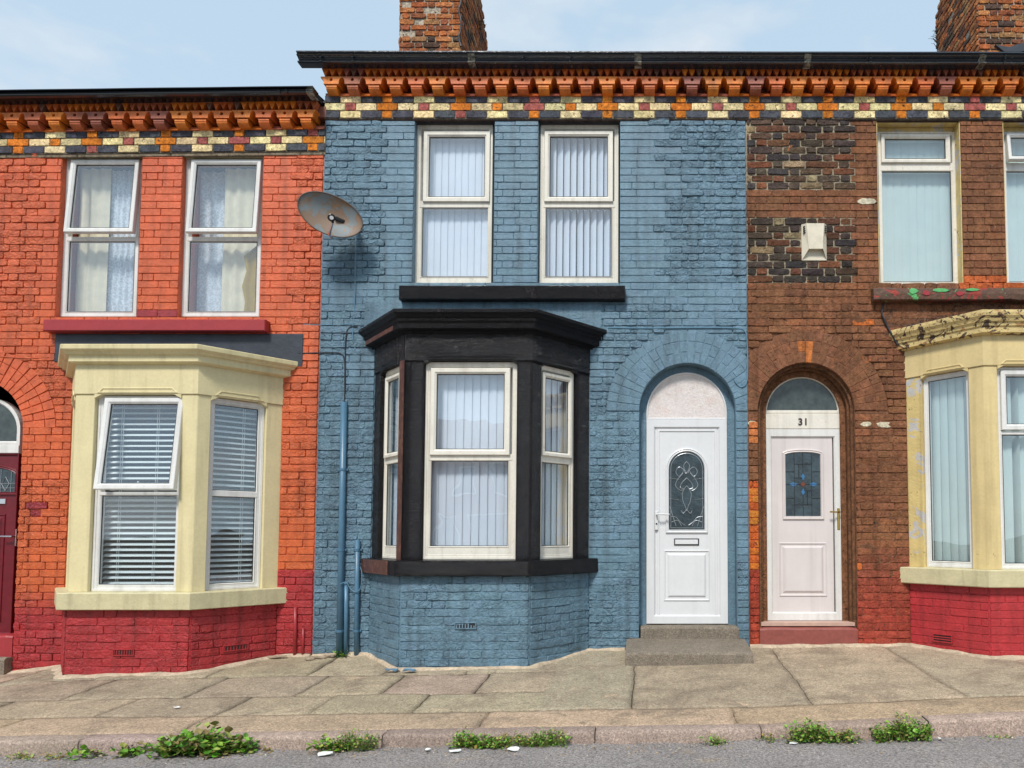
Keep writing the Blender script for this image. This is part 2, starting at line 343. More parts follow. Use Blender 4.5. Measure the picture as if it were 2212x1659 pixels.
def voussoirs(mb, fr, uc, vs, r0, r1, style, n=24, h=.0125, lim=(-99, 99)):
    for ri, (a, b) in enumerate(((r0, r0 + .225), (r0 + .225, r1))):
        for i in range(n):
            t0, t1 = math.pi * i / n + .006, math.pi * (i + 1) / n - .006
            if ri and i % 2 == 0 and random.random() < .7: pass
            mid = a + (b - a) * (.5 if (i % 2) else 1.0)
            segs = [(a, a + .108), (a + .114, b)] if ri == 0 and i % 2 else [(a, b)]
            for x, y in segs:
                x += .003; y -= .003
                st = style(uc, vs + y); j = st['rough'] * .003
                q = [(uc + r * math.cos(t) + rnd(-j, j), vs + r * math.sin(t) + rnd(-j, j)) for r, t in ((x, t0), (y, t0), (y, t1), (x, t1))]
                if min(p_[0] for p_ in q) > lim[1] or max(p_[0] for p_ in q) < lim[0]: continue
                q = [(min(max(p_[0], lim[0] + .0003 * k_), lim[1] - .0003 * k_), p_[1]) for k_, p_ in enumerate(q)]
                slab(mb, fr, q, -.012, h + rnd(-.002, .002), .003, (*st['c'], st['rough']))
def backing(mb, fr, u0, u1, v0, v1, rects, arches, c, th=.30):
    R2 = [list(r) for r in rects] + [[a[0] - a[1], a[2], a[0] + a[1], a[3] + a[1]] for a in arches]
    us = sorted({u0, u1, *[r[0] for r in R2], *[r[2] for r in R2]}); vs = sorted({v0, v1, *[r[1] for r in R2], *[r[3] for r in R2]})
    us = [u for u in us if u0 <= u <= u1]; vs = [v for v in vs if v0 <= v <= v1]
    for i in range(len(us) - 1):
        for j in range(len(vs) - 1):
            a, b, c0, d = us[i], us[i + 1], vs[j], vs[j + 1]; m, q = (a + b) / 2, (c0 + d) / 2
            if any(r[0] < m < r[2] and r[1] < q < r[3] for r in R2): continue
            for h in (0, -th): mb.add([fr.P(a, c0, h), fr.P(b, c0, h), fr.P(b, d, h), fr.P(a, d, h)], [(0, 1, 2, 3) if h == 0 else (3, 2, 1, 0)], c)
    def strip(pl):
        m = len(pl)
        mb.add([fr.P(u, v, 0) for u, v in pl] + [fr.P(u, v, -th) for u, v in pl], [(i, (i + 1) % m, m + (i + 1) % m, m + i) for i in range(m)], c)
    for r in rects: strip(rp(r))
    strip(rp((u0, v0, u1, v1)))
    for uc, hw, b0, sp in arches:
        pl = archp(uc, hw, b0, sp, 24); strip(pl); arc = pl[2:]
        for h in (0, -th):
            for i in range(24):
                cu = uc + hw if i < 12 else uc - hw
                mb.add([fr.P(cu, sp + hw, h), fr.P(*arc[i], h), fr.P(*arc[i + 1], h)], [(0, 1, 2)], c)

# ------------------------------------------------------------------ windows
def jit(c, a=.06): k = 1 + rnd(-a, a); return tuple(max(0, x * k * (1 + rnd(-a / 3, a / 3))) for x in c)
def sash(par, fr, g, sw, h, m, th=.03):
    o = (g[0] - sw, g[1] - sw, g[2] + sw, g[3] + sw); mb = MB()
    ring(mb, fr, rp(o), [(sw, h - .02), (.0, h - .02), (0, h + th - .004), (.004, h + th), (sw - .018, h + th), (sw - .014, h + th - .004), (sw - .003, h + th - .012), (sw, h + th - .018), (sw, h - .02)])
    s = mb.build('sash', m, par)
    gk = MB(); ring(gk, fr, rp(g), [(0, h + .010), (.005, h + .013), (.006, h + .004)]); gk.build('gasket', DRK, par)
    return s
def pane(par, fr, g, h, m=None):
    mb = MB(); slab(mb, fr, rp((g[0] - .003, g[1] - .003, g[2] + .003, g[3] + .003)), h, h + .004, .0005); return mb.build('pane', m or GLS, par)
def vblind(par, fr, r, h, ang=12, pitch=.074, wdt=.084, m=None, gaps=()):
    mb = MB(); x = r[0]; i = 0
    while x < r[2] - .01:
        a = R(ang + rnd(-3, 3)) ; ww = wdt / 2
        if i in gaps: a = R(70)
        pts = []
        for t in (-1, -.5, 0, .5, 1):
            du = ww * t * math.cos(a); dh = ww * t * math.sin(a) + .006 * (1 - t * t)
            pts.append((min(r[2], max(r[0], x + pitch / 2 + du)), dh))
        sw_ = rnd(-.004, .004)
        top = [fr.P(u, r[3], h + d) for u, d in pts]; bot = [fr.P(min(r[2], max(r[0], u + sw_)), r[1] + .004, h + d) for u, d in pts]
        tb = [p - fr.N * .0012 for p in top]; bb = [p - fr.N * .0012 for p in bot]
        mb.add(top + bot + tb + bb, [(k + 5, k + 6, k + 1, k) for k in range(4)] + [(k + 10, k + 11, k + 16, k + 15) for k in range(4)]); x += pitch; i += 1
    slab(mb, fr, rp((r[0], r[3] - .002, r[2], r[3] + .035)), h - .02, h + .015)
    return mb.build('blind', m or BLD, par, True)
def venetian(par, fr, r, h, pitch=.052, tilt=27, cords=(.18, .62)):
    mb = MB(); v = r[1] + .02
    while v < r[3]:
        a = R(tilt + rnd(-2, 2)); w2 = .024; dv, dh = w2 * math.sin(a), w2 * math.cos(a); s = rnd(-.0015, .0015)
        pr = [(h - dh, v + dv), (h, v + .004), (h + dh, v - dv), (h + dh, v - dv - .003), (h, v + .001), (h - dh, v + dv - .003)]
        prism(mb, fr, pr[::-1], r[0], r[2]); v += pitch + s
    o = mb.build('blind', VEN, par, False); cb = MB()
    for t in cords:
        u = r[0] + (r[2] - r[0]) * t
        for d in (0, .018): tube(cb, [fr.P(u + d, r[1], h + .03), fr.P(u + d, r[3], h + .03)], .0016, 5)
    cb.build('blind_cord', VEN, par); return o
def drape(par, fr, r, h, m, name='curtain', amp=.018, waves=6, shape=None):
    mb = MB(); n = waves * 8; rows = 10; vs = []
    for j in range(rows + 1):
        v = r[1] + (r[3] - r[1]) * j / rows; a, b = (r[0], r[2]) if shape is None else shape(j / rows)
        for i in range(n + 1):
            t = i / n; vs.append(fr.P(a + (b - a) * t, v, h + amp * math.sin(t * waves * 2 * math.pi + .6 * math.sin(j * .7)) * (.6 + .4 * math.sin(t * 5))))
    k = len(vs)
    fs = [(j * (n + 1) + i, j * (n + 1) + i + 1, (j + 1) * (n + 1) + i + 1, (j + 1) * (n + 1) + i) for j in range(rows) for i in range(n)]
    mb.add(vs, fs); o = mb.build(name, m, par, True)
    return o
def window(house, fr, outer, h, glasses, m, fw=.05, sw=.042, transoms=(), tilts=None, closed_sash=(True, False), label=None, mullw=None):
    mb = MB()
    ring(mb, fr, rp(outer), [(fw, h - .05), (0, h - .05), (0, h + .012), (.003, h + .015), (fw * .45, h + .015), (fw * .5, h + .009), (fw - .006, h + .009), (fw, h + .002), (fw, h - .05)])
    for v0, v1 in transoms: slab(mb, fr, rp((outer[0] + fw * .8, v0, outer[2] - fw * .8, v1)), h - .05, h + .011, .003)
    wo = mb.build('window', m, house)
    if label: tag(wo, label)
    for i, g in enumerate(glasses):
        t = tilts[i] if tilts else 0
        if t:
            f2 = fr.tilt(0, g[3] + sw, h + .02, t); L_ = g[3] + sw
            gg = (g[0], g[1] - L_, g[2], g[3] - L_); sash(wo, f2, gg, sw, 0, m); pane(wo, f2, gg, 0)
            hb = MB()
            slab(hb, f2, rp(((gg[0] + gg[2]) / 2 - .006, gg[1] - .03, (gg[0] + gg[2]) / 2 + .006, gg[1] + .028)), -.03, -.018); hb.build('handle', m, wo)
        elif closed_sash[i]:
            sash(wo, fr, g, sw, h + .004, m); pane(wo, fr, g, h + .002)
        else:
            iv = MB(); d = .012; below = [q[3] for q in glasses if q[3] < g[1]]; oi = (outer[0] + fw * .9, g[0] - d * .9, g[1] - d * .9, g[2] + d * .9, outer[2] - fw * .9, max(below) + .015 if below else outer[1] + fw * .9)
            for q in ((oi[0], oi[5], oi[1], g[3] + d), (oi[3], oi[5], oi[4], g[3] + d), (oi[1], oi[5], oi[3], oi[2])):
                if q[2] - q[0] > .004 and q[3] - q[1] > .004: slab(iv, fr, rp(q), h - .04, h + .0065, .001)
            if iv.v: iv.build('frame_infill', m, wo)
            b = MB()
            ring(b, fr, rp((g[0] - d, g[1] - d, g[2] + d, g[3] + d)), [(0, h - .02), (0, h + .008), (d * .4, h + .012), (d, h + .002), (d, h - .02)])
            b.build('glazing_bead', m, wo)
            gk = MB(); ring(gk, fr, rp(g), [(0, h + .003), (.005, h + .004), (.006, h - .004)]); gk.build('gasket', DRK, wo)
            pane(wo, fr, g, h - .006)
    return wo
def edge(fr, x0, y0, x1, y1, h): return fr.rect(x0, y0, x1, y1, h)

# ------------------------------------------------------------------ ground
def lerp_tab(tab, x):
    if x <= tab[0][0]: return tab[0][1] + (x - tab[0][0]) * .06
    for (a, p), (b, q) in zip(tab, tab[1:]):
        if x <= b:
            t = (x - a) / (b - a); return p + (q - p) * t
    return tab[-1][1] + (x - tab[-1][0]) * .02
GW = [(-6.4, .10), (-5.3, .235), (-4.2, .268), (-3.3, .285), (-1.6, .315), (0, .35), (1, .372), (2.6, .385), (4.5, .40)]
GK = [(-7, .075), (-4.27, .128), (-1.78, .163), (.74, .204), (2.48, .285), (4.5, .33)]
KB = [(-7, -.03), (-4.27, .030), (-1.78, .090), (.74, .130), (2.48, .170), (4.5, .21)]
YK = -2.40
def GZ(x, y):
    if y > 0: y = 0
    t = min(1, -y / 2.27) ** .72; return lerp_tab(GW, x) * (1 - t) + lerp_tab(GK, x) * t
def RZ(x, y): return lerp_tab(KB, x) + .015 * min(1.0, max(0, (YK - y) / 1.0)) + .05 * min(1, max(0, (YK - y - 1) / 2.0))
ROWS = []
def slabm(mb, x0, x1, y0, y1, c, g=.006, dz=0.0, tx=0, ty=0, lump=.0035):
    nx, ny = max(2, int((x1 - x0) / .045)), max(2, int((y1 - y0) / .045)); vs = []; fs = []
    def wp(x, y):
        wx = .016 * noise.noise(Vector((x * .9, y * 1.3, 3.1))) + .010 * noise.noise(Vector((x * 9, y * 9, 1.7)))
        wy = .018 * noise.noise(Vector((x * .8, y * .9, 8.1))) + .008 * noise.noise(Vector((x * 9, y * 9, 5.7)))
        return (x + wx, y + wy)
    for j in range(ny + 1):
        for i in range(nx + 1):
            e = i in (0, nx) or j in (0, ny)
            x = x0 + g + (x1 - x0 - 2 * g) * i / nx; y = y0 + g + (y1 - y0 - 2 * g) * j / ny
            X, Y = wp(x, y); Y = min(Y, .02) if y < .01 else Y
            z = GZ(X, Y) + dz + tx * (x - (x0 + x1) / 2) + ty * (y - (y0 + y1) / 2) + lump * noise.noise(Vector((X * 7, Y * 7, 0))) + .006 * noise.noise(Vector((X * 1.7, Y * 1.7, 4)))
            vs.append((X, Y, z - (.006 if e else 0)))
    n = nx + 1
    for j in range(ny):
        for i in range(nx): fs.append((j * n + i, j * n + i + 1, (j + 1) * n + i + 1, (j + 1) * n + i))
    # skirts
    b = [i for i in range(n)] + [(j + 1) * n - 1 for j in range(1, ny + 1)] + [ny * n + i for i in range(n - 2, -1, -1)] + [j * n for j in range(ny - 1, 0, -1)]
    k = len(vs); vs += [(vs[i][0], vs[i][1], vs[i][2] - .04) for i in b]
    for q in range(len(b)): r_ = (q + 1) % len(b); fs.append((b[q], k + q, k + r_, b[r_]))
    mb.add(vs, fs, c)
pv = MB()
PA, PB, PC, PD = (.44, .355, .25), (.48, .37, .27), (.41, .34, .24), (.50, .37, .25)
xs_near = [-9, -7.2, -5.9, -4.95, -3.95, -3.05, -2.38, -1.62, -.85, -.12, 1.22, 2.35, 3.3, 4.6, 6.5]
for a, b in zip(xs_near, xs_near[1:]):
    if b <= -.5:
        m_ = (a + b) / 2 + rnd(-.15, .15)
        for y0, y1 in ((-.72, .02), (-1.36, -.72), (-1.86, -1.36)):
            s0 = .0 if y0 > -1 else (.22 if y0 > -1.5 else -.12)
            slabm(pv, a + s0, (b + s0) if b < -.5 and b != -.85 else -.12, y0, y1, jit(random.choice([PA, PB, PC]), .10), .006 if random.random() < .8 else .011, rnd(-.004, .004), rnd(-.01, .01), rnd(-.006, .006), .007)
    else:
        slabm(pv, a, b, -1.86, .02, jit(random.choice([PA, PC, PB]), .07), .005, rnd(-.002, .002))
x = -9.0
while x < 6.5:
    ln = rnd(1.1, 2.4); slabm(pv, x, x + ln, -2.262, -1.86, jit(PD, .08), .003, 0, 0, 0, .007); x += ln
tag(pv.build('pavement', PAV, None, True), 'worn grey beige concrete pavement slabs with cracks along the house fronts', 'pavement', kind='structure')
so_ = MB(); vs = []; nX = 80
for i in range(nX + 1):
    X = -9.3 + 16 * i / nX
    for y in (.1, -.6, -1.3, -2.0, -2.3): vs.append((X, y, GZ(X, y) - .016))
so_.add(vs, [(i * 5 + j, i * 5 + j + 1, i * 5 + j + 6, i * 5 + j + 5) for i in range(nX) for j in range(4)])
tag(so_.build('ground', SOIL), 'dark dirt in the joints between pavement slabs', 'ground', kind='structure')
kb = MB(); x = -8.9; kj = [W(0, 1600, YK)[0]]
joints = [-9, -7.9, -6.8, -5.75, -4.7, -3.75, -2.7, -1.75, -.35, .745, 1.85, 2.9, 3.9, 5, 6.5]
for a, b in zip(joints, joints[1:]):
    n = 24; vs = []; pr = [(-2.262, -.05, 0), (-2.262, 0, 0), (-2.275, .004, 0), (YK + .022, .002, 0), (YK + .006, -.006, 0), (YK - .001, -.022, 0), (YK - .006, -.2, 1)]
    dz = rnd(-.004, .004); ccc = jit((.33, .245, .205), .10)
    for i in range(n + 1):
        X = a + .003 + (b - a - .006) * i / n; z0 = lerp_tab(GK, X) + dz
        for y, z, _ in pr: vs.append((X, y + .005 * noise.noise(Vector((X * 8, z * 9, 1))), z0 + z + .004 * noise.noise(Vector((X * 9, y * 20, 2)))))
    m = len(pr)
    kb.add(vs, [(i * m + j, i * m + j + 1, (i + 1) * m + j + 1, (i + 1) * m + j) for i in range(n) for j in range(m - 1)] + [tuple(range(m)), tuple(range((n + 1) * m - 1, n * m - 1, -1))], ccc)
tag(kb.build('kerb', KRB, None, True), 'worn stone kerb between pavement and road', 'kerb', kind='structure')
rd = MB(); vs = []; ys = [YK + .03, YK - .02, YK - .06, YK - .12, YK - .2, YK - .3, YK - .45, YK - .6, YK - .8, YK - 1, YK - 1.4, YK - 2, YK - 3.2, YK - 4.6, YK - 6.2]; nX = 240
for i in range(nX + 1):
    X = -12 + 22 * i / nX
    for y in ys:
        e = max(0, 1 - (YK - y) / .25)
        vs.append((X, y, RZ(X, y) + .016 * noise.noise(Vector((X * 2.3, y * 2.3, 2))) * (1 if y > -6 else 0) + .012 * e * noise.noise(Vector((X * 8, y * 8, 0)))))
m = len(ys); rd.add(vs, [(i * m + j, i * m + j + 1, (i + 1) * m + j + 1, (i + 1) * m + j) for i in range(nX) for j in range(m - 1)])
tag(rd.build('road', ASP, None, True), 'grey coarse asphalt road in front of the kerb', 'road', kind='structure')
fg = MB(); fg.add([(-300, -300, -.6), (300, -300, -.6), (300, 300, -.6), (-300, 300, -.6)], [(0, 1, 2, 3)])
tag(fg.build('terrain', SOIL), 'flat ground beyond the street', 'ground', kind='structure')

# ------------------------------------------------------------------ shared eaves
TCS = [(.74, .20, .018), (.72, .21, .022), (.68, .17, .022), (.64, .145, .03), (.46, .12, .045), (.34, .10, .06)]
def zpx(py, Y, px=1400): return W(px, py, Y)[1]
def eaves(house, x0, x1, pitch, phase, zt, z1, z2, z3, zb, zc, slope=0.0, mixdark=.3):
    """teeth zt..z1, pierced blocks z1..z2, corbels z2..z3, three coloured courses zb[0..3]"""
    S_ = lambda u: slope * (u - x1)
    f = WF; mb = MB()
    prism(mb, Fr((0, 0, 0), (1, 0, slope)), [(-.12, z3 - .03), (.008, z3 - .03), (.008, z3 + (z2 - z3) * .6), (-.06, z2), (-.06, z1), (.03, z1 + .002), (.03, zt), (-.12, zt)][::-1], x0, x1, (.20, .07, .045))  # backing colour darkened to paint shade into the arch recesses
    n0 = math.floor((x0 - phase) / pitch) - 1; u = phase + n0 * pitch
    while u < x1 + pitch:
        c = random.choice(TCS[:4] if random.random() < .86 else TCS[3:]); uc = u; dz = S_(uc)
        if uc - pitch / 2 > x0 - .02 and uc + pitch / 2 < x1 + .05:
            # toothed tile
            tt = pitch / 3; ct = random.choice(TCS)
            slab(mb, f, rp((uc - pitch / 2 + .002, zt - .020 + dz, uc + pitch / 2 - .002, zt + .02 + dz)), .02, .098, .002, ct)
            for k in range(3):
                a = uc - pitch / 2 + k * tt + .002; b = a + tt - .004; cc = ct if random.random() < .95 else (.2, .09, .06)
                vb = z1 + .013 + dz + (rnd(0, .02) if random.random() < .15 else 0)
                slab(mb, f, [((a + b) / 2, vb), (b, zt - .019 + dz), (a, zt - .019 + dz)], .02, .098 + rnd(-.003, .003), .002, jit(cc, .1))
            slab(mb, f, rp((uc - pitch / 2 + .001, z1 - .001 + dz, uc + pitch / 2 - .001, z1 + .011 + dz)), -.05, .075, .001, jit(ct, .12))
            # pierced block with quarter-arc shoulders
            hb_, bw = z1 - z2, pitch * .355; zt1, zb1 = z1 - .002 + dz, z2 + dz; nn = 28; outer = []
            A = []
            for i in range(7):                       # right shoulder from bottom to top
                t = i / 6 * math.pi / 2; A.append((bw + (pitch / 2 - .002 - bw) * (1 - math.cos(t)), zb1 + (zt1 - zb1) * (.05 + .80 * math.sin(t))))
            pl = [(uc - bw, zb1), (uc + bw, zb1)] + [(uc + a, v) for a, v in A] + [(uc + pitch / 2 - .002, zt1), (uc - pitch / 2 + .002, zt1)] + [(uc - a, v) for a, v in A[::-1]]
            cu, cv, hr = uc, zb1 + (zt1 - zb1) * .58, .0165
            def hitp(ang):
                d = (math.cos(ang), math.sin(ang)); best = None
                for i in range(len(pl)):
                    p, q = pl[i], pl[(i + 1) % len(pl)]; ex, ey = q[0] - p[0], q[1] - p[1]; den = d[0] * ey - d[1] * ex
                    if abs(den) < 1e-9: continue
                    t = ((p[0] - cu) * ey - (p[1] - cv) * ex) / den; s = ((p[0] - cu) * d[1] - (p[1] - cv) * d[0]) / den
                    if t > 0 and -1e-6 <= s <= 1 + 1e-6 and (best is None or t < best): best = t
                best = best or .01
                return (cu + d[0] * best, cv + d[1] * best)
            angs = sorted({2 * math.pi * i / nn for i in range(nn)} | {math.atan2(v - cv, a - cu) % (2 * math.pi) for a, v in pl})
            O = [hitp(a) for a in angs]; I = [(cu + hr * math.cos(a), cv + hr * math.sin(a)) for a in angs]; m = len(O)
            hf = .118 + rnd(-.003, .003)
            vs = [f.P(a, v, hf) for a, v in O] + [f.P(a, v, hf) for a, v in I] + [f.P(a, v, hf - .05) for a, v in I] + [f.P(a, v, -.05) for a, v in O]
            fs = []
            for i in range(m):
                j = (i + 1) % m; fs += [(i, j, m + j, m + i), (m + i, m + j, 2 * m + j, 2 * m + i), (3 * m + i, 3 * m + j, j, i)]
            fs.append(tuple(range(2 * m, 3 * m))); mb.add(vs, fs, jit(c, .08))
            # corbel
            cw = pitch * .25; c2 = jit(c, .1); H = z2 - z3
            prism(mb, f, [(-.04, z2 + .002 + dz), (.066, z2 + .002 + dz), (.066, z2 - .014 + dz), (-.04, z2 - .014 + dz)][::-1], uc - cw + .006, uc + cw - .006, (.12, .05, .035))  # neck coloured dark to paint the shade gap under the block
            prism(mb, f, [(-.04, z2 - .013 + dz), (.110, z2 - .013 + dz), (.110, z2 - .028 + dz), (-.04, z2 - .028 + dz)][::-1], uc - cw, uc + cw, c2)
            prism(mb, f, [(-.04, z2 - .0275 + dz), (.088, z2 - .0275 + dz), (.088, z2 - .034 + dz), (-.04, z2 - .034 + dz)][::-1], uc - cw + .002, uc + cw - .002, (.2, .07, .04))  # groove colour darkened as painted shade below the lip
            arc = [(.02 + .088 * math.cos(t * math.pi / 16), z2 - .0335 + dz - (H - .036) * math.sin(t * math.pi / 16)) for t in range(9)]
            prism(mb, f, [(-.005, z2 - .0335 + dz)] + arc + [(-.005, z3 + dz)], uc - cw, uc + cw, c2)
            # sloping tile between corbels
            c3 = random.choice(TCS[2:]); u2 = uc + pitch / 2
            if u2 + .04 < x1: prism(mb, f, [(-.01, z3 + dz), (.048, z3 + dz), (.010, z3 + (z2 - z3) * .62 + dz), (-.01, z3 + (z2 - z3) * .62 + dz)][::-1], u2 - pitch / 2 + cw + .004, u2 + pitch / 2 - cw - .004, jit(c3, .12))
        u += pitch
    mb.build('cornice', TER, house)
    # coloured brick courses
    bb = MB(); cb = Fr((0, 0, 0), (1, 0, slope))
    prism(bb, cb, [(-.02, zb[3] - .004), (.018, zb[3] - .004), (.018, zb[0] + .004), (-.02, zb[0] + .004)][::-1], x0, x1, (.20, .16, .11))
    per = zc[0]; H, S = per / 7, per * 2 / 7; o0 = zc[1]
    CR, BL, OR, PK = (.74, .60, .32), (.075, .078, .095), (.62, .19, .025), (.36, .10, .085)
    for r_ in range(3):
        va, vb = zb[r_ + 1], zb[r_]
        k0 = math.floor((x0 - o0) / per) - 1; u = o0 + k0 * per
        while u < x1 + per:
            if r_ == 1: seq = [(OR, -S / 2, S / 2), (CR, S / 2, S * 1.5), (PK, S * 1.5, S * 1.5 + H), (CR, S * 1.5 + H, S * 2.5 + H)]
            else: seq = [(OR, -H / 2, H / 2), (BL, H / 2, H / 2 + S), (CR, H / 2 + S, H / 2 + 2 * S), (BL, H / 2 + 2 * S, H / 2 + 3 * S)]
            for c, a, b in seq:
                a, b = max(u + a, x0), min(u + b, x1)
                if b - a < .02: continue
                if c is OR and random.random() < .3: c = PK
                if c is PK and random.random() < .3: c = OR
                brick(bb, cb, a + .004, b - .004, va + .004 - slope * x1, vb - .004 - slope * x1, .0, .027 + rnd(-.002, .003), jit(c, .16), .3)
            u += per
    # dark strip painted in as the shadow line under the overhang
    prism(bb, cb, [(-.02, zb[3] - .020 - slope * x1), (.016, zb[3] - .018 - slope * x1), (.022, zb[3] - .006 - slope * x1), (-.02, zb[3] - .006 - slope * x1)][::-1], x0, x1, (.05, .035, .03))
    bb.build('brick_band', OLD, house, False)
def gutter(house, x0, x1, zt, zb, h0, h1, m, slope=0.0, brackets=(), joints=(), xa=None):
    fr = Fr((0, 0, 0), (1, 0, slope)); H = zt - zb; mb = MB(); xo = -slope * x1
    zt += xo; zb += xo
    pr = [(h0, zb), (h0 + .045, zb - .003), (h0 + .06, zb + H * .10), (h0 + .066, zb + H * .14), (h0 + .085, zb + H * .30), (h0 + .088, zb + H * .52), (h1 - .03, zb + H * .70), (h1 - .012, zb + H * .80), (h1 - .002, zb + H * .84), (h1, zb + H * .88), (h1, zt), (h1 - .008, zt), (h1 - .010, zb + H * .88), (h0 + .075, zb + H * .5), (h0 + .04, zb + .02), (h0 + .008, zb + .02), (h0 + .008, zt), (h0, zt)]
    if m is GUC: pr = [(h0, zb), (h1 - .03, zb), (h1 - .008, zb + H * .10), (h1, zb + H * .24), (h1 - .014, zb + H * .34), (h1 - .012, zb + H * .44), (h1, zb + H * .50), (h1 - .004, zb + H * .56), (h1 - .045, zb + H * .82), (h1 - .04, zb + H * .86), (h1, zb + H * .90), (h1, zt), (h1 - .008, zt), (h1 - .010, zb + H * .92), (h0 + .05, zb + H * .8), (h0 + .008, zb + H * .8), (h0 + .008, zt), (h0, zt)]
    else: pr = [(h0, zb), (h0 + .08, zb), (h0 + .098, zb + H * .05), (h0 + .100, zb + H * .12), (h0 + .074, zb + H * .24), (h0 + .070, zb + H * .36), (h0 + .085, zb + H * .50), (h1 - .012, zb + H * .62), (h1 - .004, zb + H * .67), (h1 - .026, zb + H * .80), (h1 - .020, zb + H * .85), (h1, zb + H * .88), (h1, zt), (h1 - .008, zt), (h1 - .010, zb + H * .88), (h0 + .075, zb + H * .5), (h0 + .04, zb + .02), (h0 + .008, zb + .02), (h0 + .008, zt), (h0, zt)]
    vs = []
    n = 30
    for i in range(n + 1):
        u = x0 + (x1 - x0) * i / n; wv = .004 * noise.noise(Vector((u * 1.1, 0, 3)))
        vs += [fr.P(u, v + wv, h) for h, v in pr]
    k = len(pr); fs = [(i * k + j, i * k + (j + 1) % k, (i + 1) * k + (j + 1) % k, (i + 1) * k + j) for i in range(n) for j in range(k)]
    mb.add(vs, fs)
    outer = pr[:12] + [(h0, zt)]
    for u in (x0, x1 - .004): prism(mb, fr, outer[::-1], u, u + .004)
    # fascia / boxing behind
    prism(mb, fr, [(-.05, zb + .012), (h0 - .002, zb + .012), (h0 - .002, zt - .01), (-.05, zt + .02)][::-1], (xa if xa is not None else x0 + .15), x1)
    g = mb.build('gutter', m, house)
    for q in brackets:
        b = MB(); e = .004
        pb = [(a + e if a > h0 + .02 else a, v) for a, v in pr[1:10]]
        po = [(a + .007, v - .003) for a, v in pb]
        prism(b, fr, pb + po[::-1], q - .012, q + .012); tube(b, [fr.P(q, zb + H * .45, h0 + .09), fr.P(q, zb + H * .45, h0 + .115)], .007, 8); b.build('gutter_bracket', m, g)
    for q in joints:
        b = MB(); pb = [(a + .002, v - .001) for a, v in pr[:11]]; po = [(a + .009, v - .004) for a, v in pr[:11]]
        prism(b, fr, pb + po[::-1], q - .035, q + .035); b.build('gutter_joint', GUJ, g)
    return g
def roof(house, x0, x1, z0, y1=3.6, pitch=27):
    mb = MB(); t = math.tan(R(pitch)); n = 22; fr = None
    for k in range(n):
        ya, yb = -.02 + (y1 + .02) * k / n, -.02 + (y1 + .02) * (k + 1) / n; za, zb = z0 + t * ya, z0 + t * yb
        mb.add([(x0, ya, za + .012), (x1, ya, za + .012), (x1, yb + .03, zb + .014), (x0, yb + .03, zb + .014), (x0, ya, za), (x1, ya, za)], [(0, 1, 2, 3), (4, 5, 1, 0)])
    zr = z0 + t * y1; mb.add([(x0, y1, zr), (x1, y1, zr), (x1, 2 * y1, z0), (x0, 2 * y1, z0)], [(0, 1, 2, 3)])
    mb.add([(x0, 0, z0 - .02), (x0, y1, zr - .02), (x0, 2 * y1, z0 - .02), (x1, 0, z0 - .02), (x1, y1, zr - .02), (x1, 2 * y1, z0 - .02)], [(0, 2, 1), (3, 4, 5)])
    prism(mb, Fr((0, y1, 0)), [(-.08, zr - .02), (0, zr + .05), (.08, zr - .02)][::-1], x0, x1)
    mb.build('roof', SLT, house)
def room(house, x0, x1, z0, z1, zf):
    mb = MB(); y0, y1 = .302, 4.5
    v = [(x, y, z) for z in (z0, z1) for y in (y0, y1) for x in (x0, x1)]
    mb.add(v, [(1, 3, 7, 5), (3, 2, 6, 7), (2, 0, 4, 6), (4, 5, 7, 6), (0, 2, 3, 1)])
    box(mb, x0, x1, y0, y1, zf - .1, zf + .1); mb.build('room_interior', ROOM, house)

